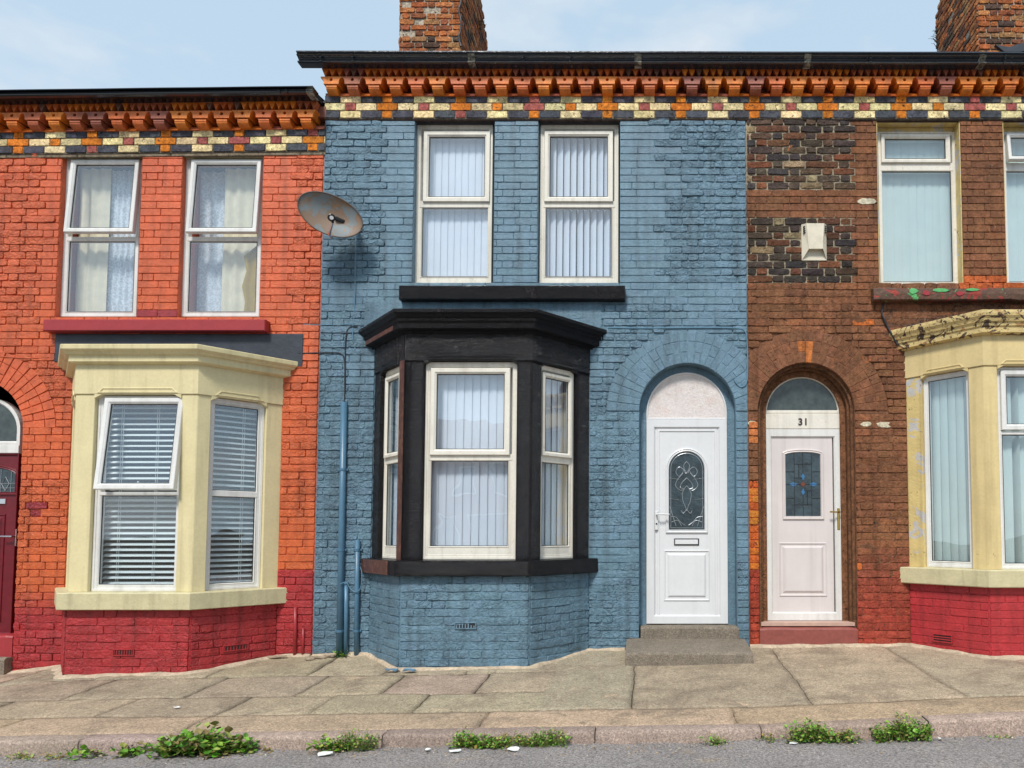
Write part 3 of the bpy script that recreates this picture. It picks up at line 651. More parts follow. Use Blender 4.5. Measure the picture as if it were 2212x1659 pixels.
# ------------------------------------------------------------------ bays
class Bay:
    def __init__(s, cx, a, b, d):
        s.p = [(cx - b, 0), (cx - a, -d), (cx + a, -d), (cx + b, 0)]; s.f = []; s.L = []
        for i in range(3):
            p, q = Vector(s.p[i]), Vector(s.p[i + 1]); t = (q - p).normalized(); s.L.append((q - p).length)
            s.f.append(Fr((p.x, p.y, 0), (t.x, t.y, 0), (0, 0, 1), (t.y, -t.x, 0)))
    def off(s, o):
        return s.p
def bay_body(house, B, op, z0, z1, zf, zc, zl, cornice_prof, sill_prof, m, mc, ms, shoulder=.05, mats=None, pl=0.0):
    """op: per panel opening (u0,u1); pillars z0..zl, frieze zl..zc; cornice above"""
    mats = mats or {}
    th = .13
    def col_(parts, mm, name='pillar'):
        mb = MB()
        for i, a, b in parts: slab(mb, B.f[i], rp((a, z0, b, zl)), -th, 0, .004)
        return mb.build(name, mm, house)
    col_([(0, 0, op[0][0])], mats.get('e0', m)); col_([(0, op[0][1], B.L[0] - .0), (1, 0.0, op[1][0])], mats.get('c0', m))
    col_([(1, op[1][1], B.L[1]), (2, 0, op[2][0])], mats.get('c1', m)); col_([(2, op[2][1], B.L[2])], mats.get('e1', m))
    mb = MB(); sweep(mb, B.p, [(-th, zl), (.008, zl), (.012, zl + .006), (.012, zc), (-th, zc)][::-1]); fz = mb.build('frieze', mats.get('frieze', m), house)
    for i in range(3):                      # shouldered lintel: chamfered corners and a sunk panel line
        a, b = op[i]; s = min(shoulder, (b - a) * .22); sb = MB()
        for q in ([(a, zl + .001), (a, zl - s * .55), (a + s, zl + .001)], [(b, zl + .001), (b - s, zl + .001), (b, zl - s * .55)]): slab(sb, B.f[i], q, -.06, .010, .002)
        pp = [(a + .03, zl + .012), (b - .03, zl + .012), (b - .03 - s * .7, zl + .012 + s * .7), (a + .03 + s * .7, zl + .012 + s * .7)]
        ring(sb, B.f[i], pp, [(0, .010), (0, .018), (.006, .020), (.012, .018), (.014, .010)]); slab(sb, B.f[i], off(pp, .016), .008, .0135, .001)
        sb.build('lintel_moulding', mats.get('frieze', m), fz)
    mb = MB(); sweep(mb, B.p, cornice_prof); mb.build('bay_cornice', mc, house)
    mb = MB(); sweep(mb, B.p, sill_prof); mb.build('bay_sill', ms, house)
    zr = cornice_prof[0][1]
    rf = MB(); P = [(x, y) for x, y in B.p]; ztop = max(z for o, z in cornice_prof)
    rf.add([(x, y - .0, ztop - .02) for x, y in P] + [(P[0][0], .0, ztop + .03), (P[3][0], .0, ztop + .03)], [(0, 1, 2, 3), (0, 4, 5, 3), (0, 1, 4), (1, 2, 5, 4), (2, 3, 5)])
    rf.build('bay_roof', LEAD, house)
    return fz
def rough_plate(par, fr, u0, u1, v0, v1, h, amp, m, name='rough_coating', sc=14):
    mb = MB(); st = .011; nx, ny = max(2, int((u1 - u0) / st)), max(2, int((v1 - v0) / st)); vs = []
    for j in range(ny + 1):
        for i in range(nx + 1):
            u = u0 + (u1 - u0) * i / nx; v = v0 + (v1 - v0) * j / ny; e = i in (0, nx) or j in (0, ny)
            q = Vector((u * sc * .8 + fr.o.x * 3, v * sc * 1.5, fr.o.y * 5)); q = q + noise.noise_vector(q * .6) * 1.1
            k = 1 - abs(noise.noise(q)) * 2.2; k2 = noise.noise(q * 2.3)
            vs.append(fr.P(u, v, h - .003 if e else h + amp * (max(0, k) * .9 + .35 * k2)))
    n = nx + 1; mb.add(vs, [(j * n + i, j * n + i + 1, (j + 1) * n + i + 1, (j + 1) * n + i) for j in range(ny) for i in range(nx)])
    return mb.build(name, m, par, True)
MORP = mat('sandy_mortar', (.48, .38, .27), .95, var=[(30, .25), (6, .2)], bump=(60, .01))
def fillet(house, pts, wd=.035):
    mb = MB(); vs = []; P_ = []
    for a, b in zip(pts, pts[1:]):
        n = max(2, int((Vector(b) - Vector(a)).length / .05)); t = (Vector(b) - Vector(a)).normalized(); nn = Vector((t.y, -t.x))
        for i in range(n + (1 if b is pts[-1] else 0)): P_.append((Vector(a).lerp(Vector(b), i / n), nn))
    for p, nn in P_:
        w2 = wd * (1 + .9 * noise.noise(Vector((p.x * 6, p.y * 6, 3)))); hh = .016 * (1 + noise.noise(Vector((p.x * 5, p.y * 5, 9))))
        for o_, z in ((0, hh + .006), (.016, hh + .002), (w2, .004), (w2 + .004, -.02)):
            q = p + nn * o_; vs.append((q.x, q.y, GZ(q.x, q.y) + z))
    mb.add(vs, [(i * 4 + j, i * 4 + j + 1, i * 4 + j + 5, i * 4 + j + 4) for i in range(len(P_) - 1) for j in range(3)]); mb.build('mortar_fillet', MORP, house, True)
def joint_fill(mb, x0, x1, z0, z1, c, h=.007, fr=None, k=1.0):
    # uneven paint filled joints: a lumpy skin just below the brick faces
    fr = fr or WF; st = .022; nx, ny = max(2, int((x1 - x0) / st)), max(2, int((z1 - z0) / st)); vs = []
    for j in range(ny + 1):
        for i in range(nx + 1):
            u = x0 + (x1 - x0) * i / nx; v = z0 + (z1 - z0) * j / ny; e = i in (0, nx) or j in (0, ny)
            vs.append(fr.P(u, v, -.002 if e else h + .007 * k * noise.noise(Vector((u * 5, v * 7, fr.o.y * 9 + 3))) + .004 * k * noise.noise(Vector((u * 23, v * 23, 7)))))
    n = nx + 1; mb.add(vs, [(j * n + i, j * n + i + 1, (j + 1) * n + i + 1, (j + 1) * n + i) for j in range(ny) for i in range(nx)], (*c, .9))
def arch_fill(mb, uc, vs_, r0, r1, c, lim=(-99, 99), h=.0085):
    n = 40; P = [[(min(max(uc + r_ * math.cos(math.pi * i / n), lim[0]), lim[1]), vs_ + r_ * math.sin(math.pi * i / n)) for i in range(n + 1)] for r_ in (r0 + .002, r1 - .004)]
    mb.add([WF.P(a, b, h) for a, b in P[0]] + [WF.P(a, b, h) for a, b in P[1]], [(i, i + n + 1, i + n + 2, i + 1) for i in range(n)], (*c, .3))
def bay_bricks(house, B, z0s, z1, style, basec, name='bay_wall', ph=0):
    mb = MB()
    for i in range(3):
        f = B.f[i]; lo = min(z0s) - .02; L_ = B.L[i]
        joint_fill(mb, .006, L_ - .006, lo, z1 - .004, basec, .0085 if basec == BLUE or basec == RDP else .004, f, 1.0 if basec == BLUE or basec == RDP else .15)
        backing(mb, f, 0, L_, lo, z1, [], [], (*basec, .3), .2)
        bricks(mb, f, .004, L_ - .004, lo, z1, style, phase=ph + i * .07)
    return mb.build(name, MAS, house)

# ================================================================== BLUE HOUSE
XB0, XB1 = -3.335, (W(1614, 400)[0] + W(1616, 1300)[0]) / 2
blue = thing('terraced_house', 'middle terraced house of blue painted brick with black bay window and white arched door', 'house', (-1.2, 0, .3))
BLUE = (.118, .208, .275)
ZT = lambda py, h=0: W(1400, py, -h)[1]
b_w1 = WF.rect(894, 257, 1067, 614); b_w2 = WF.rect(1162, 257, 1339, 614)
ztopw = ZT(257)
w1r = (b_w1[0], b_w1[1], b_w1[2], ztopw - .01); w2r = (b_w2[0], b_w2[1], b_w2[2], ztopw - .01)
dcu = (W(1381, 1000)[0] + W(1590, 1000)[0]) / 2; dhw = (W(1590, 1000)[0] - W(1381, 1000)[0]) / 2
dsp = W(1400, 785)[1] - dhw; dz0 = .30
BB = Bay(-1.68, .593, 1.087, .575)
# black bay heights
zs_top = W(1000, 1211, -.62)[1]; zlint = W(1000, 779, -.575)[1]; zcor = W(1000, 716, -.60)[1]; zct = W(1000, 667, -.70)[1]
bayhole = (BB.p[0][0] + .13, zs_top, BB.p[3][0] - .13, zlint + .05)
mb = MB(); backing(mb, WF, XB0, XB1, -.2, ztopw + .01, [w1r, w2r, bayhole], [(dcu, dhw, dz0, dsp)], (*BLUE, .25))
xw = [b_w1[0], b_w1[2], b_w2[0], b_w2[2]]
zsill = b_w1[1]
def st_blue(u, v):
    r_ = .85; mg = .10; gap = .0065
    if v > zsill:
        q = min(abs(u - x) for x in xw); inside = xw[0] < u < xw[3]
        if inside or q < .24: r_, mg, gap = .16, .42, .0045
    elif v > zct - .05: r_, mg, gap = .6, .3, .007
    if abs(v - (zsill - .1)) < .12: r_, mg, gap = .2, .4, .005
    if v < 3.0 and abs(u - dcu) < .62: r_, mg, gap = .15, .25, .005
    if noise.noise(Vector((u * 1.1, v * 1.1, 5))) > .25: r_, mg = r_ * .4, .4
    if v < 1.2: r_ = max(r_, .6)
    g = 1 + .12 * noise.noise(Vector((u * .8, v * .8, 0)))
    return dict(c=tuple(x * g for x in jit(BLUE, .05)), rough=r_, gap=gap, merge=mg, h=.006)
VR = dhw + .335
bricks(mb, WF, XB0 + .003, XB1 - .003, .15, ztopw, st_blue,
       [('r', *w1r), ('r', *w2r), ('r', BB.p[0][0], -1, BB.p[3][0], zct - .12), ('r', dcu - dhw, -1, dcu + dhw, dsp), ('c', dcu, dsp, VR)])
# the ring of arch bricks: clear the disc on the sides below spring line is plain wall
joint_fill(mb, XB0 + .005, BB.p[0][0] - .005, .2, zct - .1, BLUE, .006)
joint_fill(mb, BB.p[3][0] + .005, dcu - dhw - .01, .2, dsp, BLUE, .007)
joint_fill(mb, XB0 + .005, w1r[0] - .05, zct + .0, ztopw - .03, BLUE, .003)
joint_fill(mb, w2r[2] + .25, XB1 - .005, dsp + VR + .02, ztopw - .03, BLUE, .003)
arch_fill(mb, dcu, dsp, dhw, VR, tuple(x * 1.06 for x in BLUE), (XB0, XB1 - .002))
voussoirs(mb, WF, dcu, dsp, dhw, VR, lambda u, v: dict(c=jit(BLUE, .05), rough=.18), 26, lim=(XB0, XB1 - .003))
mb.build('wall', MAS, blue)
# smooth render band above the bay cornice
sb = MB(); slab(sb, WF, rp((BB.p[0][0] - .12, zct - .02, BB.p[3][0] + .12, W(1100, 652)[1])), .0, .0145, .006, (*BLUE, .35)); sb.build('render_band', MAS, blue)
# eaves
PX_T = lambda py: ZT(py, .09)
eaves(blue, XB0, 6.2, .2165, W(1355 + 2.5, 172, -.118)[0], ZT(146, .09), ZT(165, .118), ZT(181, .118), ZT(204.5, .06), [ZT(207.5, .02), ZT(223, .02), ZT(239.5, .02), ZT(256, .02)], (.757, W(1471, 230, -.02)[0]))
gutter(blue, W(640, 125, -.24)[0], 6.2, ZT(113, .25), ZT(144.5, .17), .12, .25, GUT, -.002, [W(x, 130, -.22)[0] for x in (693, 762, 1130, 1232, 1435, 1600, 1880, 2170)], [W(x, 130, -.22)[0] for x in (1018, 1378, 1745, 2122)], xa=XB0)
roof(blue, XB0, XB1, ZT(115, .2) - .03)
room(blue, XB0 + .1, XB1 - .1, .2, ZT(120), 3.0)
# upstairs windows
for (X0, XR_, G1, G2, ang, gp) in (((893, 905), (1061, 1066), (927.5, 298, 1048, 427), (912, 450, 1055, 598), 9, ()), ((1163, 1170), (1336, 1336), (1188, 297, 1313, 427), (1179, 450, 1321, 598), 34, ())):
    h = -.085
    a = WF.uv(X0[1], 300, h)[0]; b = WF.uv(XR_[1], 300, h)[0]; a2 = WF.uv(X0[0], 600, h)[0]; b2 = WF.uv(XR_[0], 600, h)[0]
    o = ((a + a2) / 2, WF.uv(1100, 613, h)[1], (b + b2) / 2, WF.uv(1100, 271, h)[1])
    g1 = WF.rect(*G1, h); g2 = WF.rect(*G2, h); sy = WF.uv(1100, 441, h)[1]
    wo = window(blue, WF, o, h, [g1, g2], PVB, .045, .055, [(g2[3] + .004, g1[1] - .04)], closed_sash=(True, False))
    vblind(wo, WF, (o[0] + .02, o[1] + .03, o[2] - .02, o[3] - .06), h - .085, ang, .0705, .078)
    lb = MB(); slab(lb, WF, rp((o[0] - .03, o[3] + .001, o[2] + .03, ztopw + .02)), -.12, -.05, .003, (.10, .13, .16, 0)); lb.build('lintel', LEAD, wo)
mb = MB(); r = WF.rect(862, 617, 1350, 647, .09); slab(mb, WF, rp(r), -.09, .10, .008); mb.build('window_sill', BLK, blue)
# bay: openings per panel in u
F1 = BB.f[1]; F2 = BB.f[2]; F0 = BB.f[0]
op1 = (F1.uv(913, 1000, 0)[0], F1.uv(1115, 1000, 0)[0]); op2 = (F2.uv(1169, 1000, 0)[0], F2.uv(1245, 1000, 0)[0]); op0 = (BB.L[0] - op2[1], BB.L[0] - op2[0])
H = zct - zcor
CP = [(-.12, zcor - .02), (.035, zcor - .02), (.035, zcor), (.075, zcor + .01), (.085, zcor + .016), (.085, zcor + H * .36), (.092, zcor + H * .40), (.100, zcor + H * .44), (.100, zcor + H * .60), (.108, zcor + H * .62), (.130, zcor + H * .78), (.140, zcor + H * .82), (.140, zct - .004), (.134, zct), (-.12, zct + .01)][::-1]
SP = [(-.13, zs_top - .14), (.075, zs_top - .14), (.08, zs_top - .134), (.08, zs_top - .006), (.074, zs_top), (-.13, zs_top + .012)][::-1]
bay_body(blue, BB, [op0, op1, op2], zs_top + .002, 0, 0, zcor, zlint, CP, SP, BLK, BLK, BLK, .06, {'frieze': BLF})
fzp = [o for o in blue.children if o.name.startswith('frieze')][0]
for i in range(3): rough_plate(fzp, BB.f[i], .02, BB.L[i] - .02, zlint + .05, zcor - .004, .011, .014, BLF)
for i, a, b in ((2, op2[1] + .02, BB.L[2] - .005), (1, op1[1] + .01, BB.L[1] - .01), (1, .06, op1[0] - .01), (2, .01, op2[0] - .01), (0, .01, op0[0] - .02)):
    rough_plate([o for o in blue.children if o.name.startswith('pillar')][min(3, i + 1)], BB.f[i], a, b, zs_top + .02, zlint - .02, .001, .0048, BLF, sc=10)
rough_plate([o for o in blue.children if o.name.startswith('bay_sill')][0], Fr(BB.f[1].P(0, 0, .08), BB.f[1].U), .0, BB.L[1], zs_top - .132, zs_top - .01, .001, .006, BLF, sc=12)
fillet(blue, [(XB0 + .01, -.012), (BB.p[0][0], -.012), (BB.p[1][0] - .008, BB.p[1][1] - .014), (BB.p[2][0] + .008, BB.p[2][1] - .014), (BB.p[3][0], -.012), (W(1350, 1400)[0], -.012)])
# worn brown strip down the left bay corner
cs = MB(); px_, py_ = BB.p[1]; sweep(cs, [(px_ - .052, py_ + .061), (px_, py_), (px_ + .0012, py_)], [(.003, zs_top + .004), (.012, zs_top + .004), (.012, zcor - .03), (.003, zcor - .03)][::-1]); 
cs.build('corner_strip', BRN, blue)
cs = MB(); sweep(cs, [BB.p[0], (BB.p[1][0] - .03, BB.p[1][1] + .035)], [(.081, zs_top - .136), (.0845, zs_top - .136), (.0845, zs_top - .005), (.081, zs_top - .005)][::-1]); cs.build('worn_sill_end', BRN, blue)
cs = MB(); sweep(cs, [(BB.p[0][0] + .02, -.024), (BB.p[1][0] - .0, BB.p[1][1])], [(.087, zcor + .02), (.089, zcor + .02), (.089, zcor + H * .34), (.087, zcor + H * .34)][::-1]); cs.build('worn_cornice_strip', BRN, blue)
h = -.055
zb1 = zs_top + .006; zt1 = zlint - .004
g1 = F1.rect(944, 809, 1090, 971, h); g2 = F1.rect(931, 996, 1097, 1180, h)
wo = window(blue, F1, (op1[0] + .002, zb1, op1[1] - .002, zt1), h, [g1, g2], PVB, .05, .055, [(g2[3] + .004, g1[1] - .045)], closed_sash=(True, False))
vblind(wo, F1, (op1[0] + .02, zb1 + .04, op1[1] - .02, zt1 - .08), h - .10, 8, .078, .088)
for f, op, mir in ((F2, op2, 0), (F0, op0, 1)):
    a, b = op; ww = b - a; fw = .045; sw = .045
    gg1 = (a + fw + .035, g1[1], b - fw - .035, g1[3]); gg2 = (a + fw + .012, g2[1], b - fw - .012, g2[3])
    wo = window(blue, f, (a + .002, zb1, b - .002, zt1), h, [gg1, gg2], PVB, fw, sw, [(g2[3] + .004, g1[1] - .04)], closed_sash=(True, False))
    vblind(wo, f, (a + .02, zb1 + .04, b - .01, zt1 - .08), h - .09, -12, .078, .088)
z_under = zs_top - .14
bw = bay_bricks(blue, BB, [.22], z_under, lambda u, v: dict(c=jit(BLUE, .06), rough=.75, gap=.007, merge=.45, h=.006), BLUE)
# air brick in the bay
mb = MB(); r = F1.rect(984, 1345, 1028, 1357, .012); ring(mb, F1, rp(r), [(-.006, .0), (-.006, .026), (.002, .027), (.004, .004)], (*BLUE, 0))
slab(mb, F1, rp(r), -.01, .018, .001, (.02, .025, .03, 0))
for i in range(7):
    u = r[0] + (r[2] - r[0]) * (i + .5) / 7; slab(mb, F1, rp((u - .005, r[1], u + .003, r[3] - .016 + rnd(-.012, .01))), .0, .0245, .002, (.20, .32, .42, 0))
mb.build('air_vent', MAS, blue)
# ---- door
hD = -.125
def door_common(house, fr, m_frame, m_leaf, outer, leaf, h, glassp, gm, mould, low_out, name_label=None):
    mb = MB()
    ring(mb, fr, rp(outer), [(.0, h - .06), (0, h + .02), (.003, h + .023), (leaf[0] - outer[0] - .012, h + .023), (leaf[0] - outer[0] - .004, h + .012), (leaf[0] - outer[0], h + .010), (leaf[0] - outer[0], h - .06)])
    fo = mb.build('door_frame', m_frame, house)
    mb = MB(); slab(mb, fr, rp(leaf), h - .045, h + .004, .004)
    lw = leaf[2] - leaf[0]
    ring(mb, fr, mould, [(0, .003 + h), (.004, h + .018), (.012, h + .021), (.022, h + .014), (.030, h + .018), (.036, h + .006)])
    ring(mb, fr, rp(low_out), [(0, h + .003), (.004, h + .012), (.010, h + .013), (.020, h + .003), (.034, h - .001 + .004), (.052, h + .016), (.056, h + .017)])
    slab(mb, fr, rp((low_out[0] + .055, low_out[1] + .055, low_out[2] - .055, low_out[3] - .055)), h, h + .017, .002)
    d = mb.build('door', m_leaf, house)
    gb = MB(); slab(gb, fr, glassp, h, h + .0065, .001); g = gb.build('glass', gm, d)
    return d, fo
frame_o = WF.rect(1396.5, 907, 1571, 1347, hD); leaf = WF.rect(1415, 922, 1554, 1345, hD)
leaf = (leaf[0], frame_o[1] + .012, leaf[2], leaf[3])
g = WF.rect(1444.7, 975, 1521.7, 1144.7, hD); gh = (g[2] - g[0]) / 2; gc = (g[0] + g[2]) / 2
gp = archp(gc, gh, g[1], g[3] - gh, 16); mo = archp(gc, gh + .034, g[1] - .034, g[3] - gh, 16)
low = WF.rect(1434, 1188, 1533, 1298, hD)
d, fo = door_common(blue, WF, DRW, DRW, frame_o, leaf, hD, gp, GLD, mo, low)
# inner rebate lines on the leaf
mb = MB(); rr = WF.rect(1428, 936, 1542, 1349, hD); 
ring(mb, WF, rp((leaf[0] + .02, leaf[1] + .0, leaf[2] - .02, leaf[3] - .02)), [(0, hD + .003), (.003, hD + .012), (.026, hD + .013), (.030, hD + .003)]); mb.build('door_rail', DRW, d)
# leadwork on the door glass
mb = MB(); hl = hD + .009
def P2(x, y): return WF.P(gc + x * gh, g[1] + y * (g[3] - g[1]), hl)
inn = [(a, b) for a, b in off(gp, .020)]; tube(mb, [WF.P(a, b, hl) for a, b in inn] + [WF.P(*inn[0], hl)], .0028, 5)
def curve(pts, n=14):
    out = []
    for i in range(len(pts) - 1):
        p0, p1, p2, p3 = pts[max(i - 1, 0)], pts[i], pts[i + 1], pts[min(i + 2, len(pts) - 1)]
        for k in range(n):
            t = k / n
            out.append(tuple(.5 * ((2 * p1[q]) + (-p0[q] + p2[q]) * t + (2 * p0[q] - 5 * p1[q] + 4 * p2[q] - p3[q]) * t * t + (-p0[q] + 3 * p1[q] - 3 * p2[q] + p3[q]) * t ** 3) for q in (0, 1)))
    return out + [pts[-1]]
for s in (-1, 1):
    for c_ in ([(0, .87), (.16, .82), (.10, .76), (-.06, .72), (-.20, .78)], [(.05, .74), (.40, .80), (.60, .74), (.42, .68), (.18, .74)], [(.2, .72), (.5, .64), (.62, .56), (.30, .50), (0, .56)],
               [(0, .66), (.26, .60), (.36, .54), (.16, .52)], [(.12, .52), (.25, .46), (.20, .36), (.10, .31), (0, .24)], [(0, .26), (.20, .21), (.30, .245)], [(.9, .17), (.6, .16), (.35, .10), (.1, .06)], [(.85, .10), (.5, .12), (.3, .05)], [(.95, .30), (.6, .05)]):
        tube(mb, [P2(s * a, b) for a, b in curve(c_, 5)], .0030, 5)
for y in (.4, .66): 
    for s in (-1, 1): tube(mb, [P2(s * .98, y), P2(s * .42, y - .02)], .0018, 4)
mb.build('leadwork', LED, d)
mb = MB(); r = WF.rect(1457, 1164, 1509, 1177, hD); ring(mb, WF, rp(r), [(-.004, hD + .003), (-.004, hD + .012), (.004, hD + .012), (.005, hD + .005)]); lb = mb.build('letterbox', DRK, d)
mb = MB(); slab(mb, WF, rp((r[0] + .006, r[1] + .006, r[2] - .006, r[3] - .006)), hD, hD + .012, .003); mb.build('letter_flap', DRW, lb)
mb = MB(); hu, hv = WF.uv(1418, 1122, hD); slab(mb, WF, [(hu - .016, hv - .11), (hu + .016, hv - .11), (hu + .018, hv), (hu + .016, hv + .085), (hu - .016, hv + .085), (hu - .018, hv)], hD + .012, hD + .032, .006)
tube(mb, [WF.P(hu, hv + .05, hD + .02), WF.P(hu, hv + .05, hD + .07), WF.P(hu + .02, hv + .052, hD + .078), WF.P(hu + .13, hv + .048, hD + .075)], .009, 8)
hn = mb.build('handle', DRW, d); mb = MB(); tube(mb, [WF.P(hu, hv - .045, hD + .03), WF.P(hu, hv - .045, hD + .036)], .009, 10); mb.build('keyhole', DRK, d)
# fanlight
vt = frame_o[3]; fc = (frame_o[0] + frame_o[2]) / 2; fh = (frame_o[2] - frame_o[0]) / 2; spf = W(1485, 805, .12)[1] - fh
mb = MB(); ap = archp(fc, fh, vt + .002, max(spf, vt + .05), 24, W(1485, 805, .12)[1] - max(spf, vt + .05)); ring(mb, WF, ap, [(0, hD - .06), (0, hD + .016), (.010, hD + .018), (.018, hD + .008), (.020, hD - .02)]); fl = mb.build('fanlight', DRW, blue)
mb = MB(); slab(mb, WF, off(ap, .018), hD - .01, hD + .004, .001); mb.build('pane', GLF, fl)
# blue plaster margin between the brick reveal and the door frame
mb = MB(); po = archp(dcu, dhw - .001, dz0 + .02, dsp, 24); n_ = len(po); pi = archp(fc, fh + .001, dz0 + .02, max(spf, vt + .05), 24, W(1485, 805, .12)[1] - max(spf, vt + .05))
mb.add([WF.P(a, b, hD + .004) for a, b in po] + [WF.P(a, b, hD + .004) for a, b in pi], [(i, (i + 1) % n_, n_ + (i + 1) % n_, n_ + i) for i in range(1, n_)], (*BLUE, .3))
mb.build('door_reveal', MAS, blue)
# steps
def step(house, fr_x0, fr_x1, y0, y1, z0, zb_, zf_, m, name='doorstep', label=None):
    mb = MB(); n = 14; vs = []; pr = [(y1, zb_), (y0 + .03, zf_ + .003), (y0 + .008, zf_ - .004), (y0, zf_ - .02), (y0 - .004, z0)]
    for i in range(n + 1):
        x = fr_x0 + (fr_x1 - fr_x0) * i / n; e = .008 if i in (0, n) else 0
        for y, z in pr: vs.append((x + rnd(-.002, .002), y + .006 * noise.noise(Vector((x * 6, z * 9, 2))) + e, z - e * .8 + .006 * noise.noise(Vector((x * 5, y * 5, 7)))))
    m_ = len(pr)
    fs = [(i * m_ + j, (i + 1) * m_ + j, (i + 1) * m_ + j + 1, i * m_ + j + 1) for i in range(n) for j in range(m_ - 1)]
    k = len(vs); vs += [(fr_x0, y1, z0), (fr_x1, y1, z0)]; fs += [tuple([k] + list(range(m_ - 1, -1, -1)))[::-1], tuple([k + 1] + list(range(n * m_, n * m_ + m_)))[::-1]]
    mb.add(vs, fs); o = mb.build(name, m, house)
    if label: tag(o, label)
    return o
step(blue, W(1384, 1365, -.02)[0], W(1597, 1365, -.02)[0], -.03, .30, .3, .575, .565, CON)
step(blue, W(1350, 1425, -.58)[0], W(1627, 1425, -.58)[0], -.60, .0, .15, .452, .405, CON)

# ---- chimneys
OB = [(.42, .13, .045), (.46, .15, .05), (.34, .11, .05), (.22, .09, .05), (.11, .07, .05), (.40, .20, .09), (.50, .19, .07)]
def chimney(house, xl, xr, yf, yb_low, yb_high, zlo, zmid, zhi, side):
    mb = MB(); c = (.42, .36, .28)
    prof = [(yf, zlo), (yb_low, zlo), (yb_low, zmid), (yb_high, zhi), (yf, zhi)]
    n = 5; e = .012
    mb.add([(xl + e, y, z) for y, z in prof] + [(xr - e, y, z) for y, z in prof], [(0, 1, 6, 5), (1, 2, 7, 6), (2, 3, 8, 7), (3, 4, 9, 8), (4, 0, 5, 9), (4, 3, 2, 1, 0), (5, 6, 7, 8, 9)], (*c, .5))
    stl = lambda u, v: dict(c=jit(random.choice(OB), .15), rough=1.0, gap=.014, merge=0, h=.010, miss=.02)
    bricks(mb, Fr((0, yf, 0)), xl, xr, zlo, zhi, stl, ch=.082)
    yr = lambda v: (yb_low if v < zmid else yb_low + (yb_high - yb_low) * (v - zmid) / (zhi - zmid))
    bricks(mb, Fr((xr - e, 0, 0), (0, 1, 0), (0, 0, 1), (1, 0, 0)), yf, 9, zlo, zhi, stl, ch=.082, urange=lambda v: (yf, yr(v)))
    bricks(mb, Fr((xl + e, 0, 0), (0, -1, 0), (0, 0, 1), (-1, 0, 0)), -9, -yf, zlo, zhi, stl, ch=.082, urange=lambda v: (-yr(v), -yf))
    ch_ = mb.build('chimney', OLD, house)
    cap = MB(); box(cap, xl - .05, xr + .05, yf - .05, yb_high + .05, zhi, zhi + .12); cap.build('chimney_cap', MOR, ch_)
    for y in (yf + .2, yb_high - .15):
        p = MB(); xc = (xl + xr) / 2; tube(p, [(xc, y, zhi + .1), (xc, y, zhi + .18), (xc, y, zhi + .45), (xc, y, zhi + .5)], [.13, .12, .10, .12], 16, (.4, .14, .06, 0)); p.build('chimney_pot', TER, ch_)
    return ch_
Yc = 2.3
ch1 = chimney(blue, W(862, 90, Yc)[0], W(998, 90, Yc)[0], Yc, Yc + 1.5, Yc + .62, 6.8, W(1050, 92, Yc + 1.5)[1], W(1018, -30, Yc + .9)[1] + .3, 1)
cb = MB(); pts = [W(994 + 3 * math.sin(i * 1.3), -20 + i * 12, Yc - .04) for i in range(11)]
tube(cb, [(x, Yc - .04, z) for x, z in pts], .014, 6); cb.build('chimney_cable', CAB, ch1)

# ================================================================== ORANGE HOUSE
XO0 = -7.6; ORG = (.60, .112, .036); ORD = (.54, .105, .026); RDP = (.37, .023, .026)
org = thing('terraced_house', 'left terraced house of orange painted brick with cream bay window and dark red base', 'house', (-5.2, 0, .2))
SL = .010
ozt = W(400, 331, 0)[1]
o1 = WF.rect(128, 333, 302, 687); o2 = WF.rect(390, 333, 565, 687)
o1 = (o1[0], o1[1], o1[2], ozt); o2 = (o2[0], o2[1], o2[2], ozt)
odc = W(-58, 1000)[0]; odh = W(49, 960)[0] - odc; ods = W(0, 925)[1]; odz = -.05
BO = Bay(-4.756, .567, 1.06, .58)
zs2 = W(400, 1281, -.66)[1]; zl2 = W(300, 852, -.58)[1]; zc2 = W(300, 787, -.6)[1]; zt2 = W(300, 742, -.72)[1]
oh = (BO.p[0][0] + .13, zs2, BO.p[3][0] - .13, zl2 + .05)
mb = MB(); zorc = W(690, 328)[1]
backing(mb, WF, XO0, XB0 - .001, -.5, zorc, [o1, o2, oh], [(odc, odh, odz, ods)], (*ORG, .25))
zred_r = W(640, 1236)[1]; zred_l = W(60, 1290)[1]
prx = WF.rect(56, 1093, 97, 1117)
slab(mb, WF, rp((BO.p[3][0] - .02, -.2, XB0 - .004, zred_r)), -.01, .004, .001, (*RDP, .3)); slab(mb, WF, rp((odc + odh + .003, -.2, BO.p[0][0] + .02, zred_l - .03)), -.01, .004, .001, (*RDP, .3))
def st_or(u, v):
    zr = zred_r if u > -4.6 else zred_l
    r_, mg, gap = .8, .1, .0065
    xw = [o1[0], o1[2], o2[0], o2[2]]
    if v > o1[1] - .1:
        if (xw[0] < u < xw[3]) or min(abs(u - x) for x in xw) < .24: r_, mg, gap = .16, .3, .005
    elif v > zt2: r_ = .35
    elif u > -3.8: r_, mg = .55, .35
    if noise.noise(Vector((u * 1.1, v * 1.1, 15))) > .25: r_ *= .4
    t = min(1, max(0, (v - 1.2) / 3)); c = tuple(a * t + b * (1 - t) for a, b in zip(ORG, ORD))
    if u > -4.6:
        if v < zr: c = RDP
    else:
        k = min(1, max(0, (zr + .12 - v) / .3)); c = tuple(a * (1 - k) + b * k for a, b in zip(c, RDP))
    if prx[0] < u < prx[2] and prx[1] < v < prx[3] + .03: c = (.26, .02, .025)
    if o1[2] < u < o2[0] and v < o1[1] + .09 and v > o1[1] - .02: c = (.30, .025, .03)
    return dict(c=jit(c, .05), rough=r_, gap=gap, merge=mg, h=.006)
OVR = odh + .335
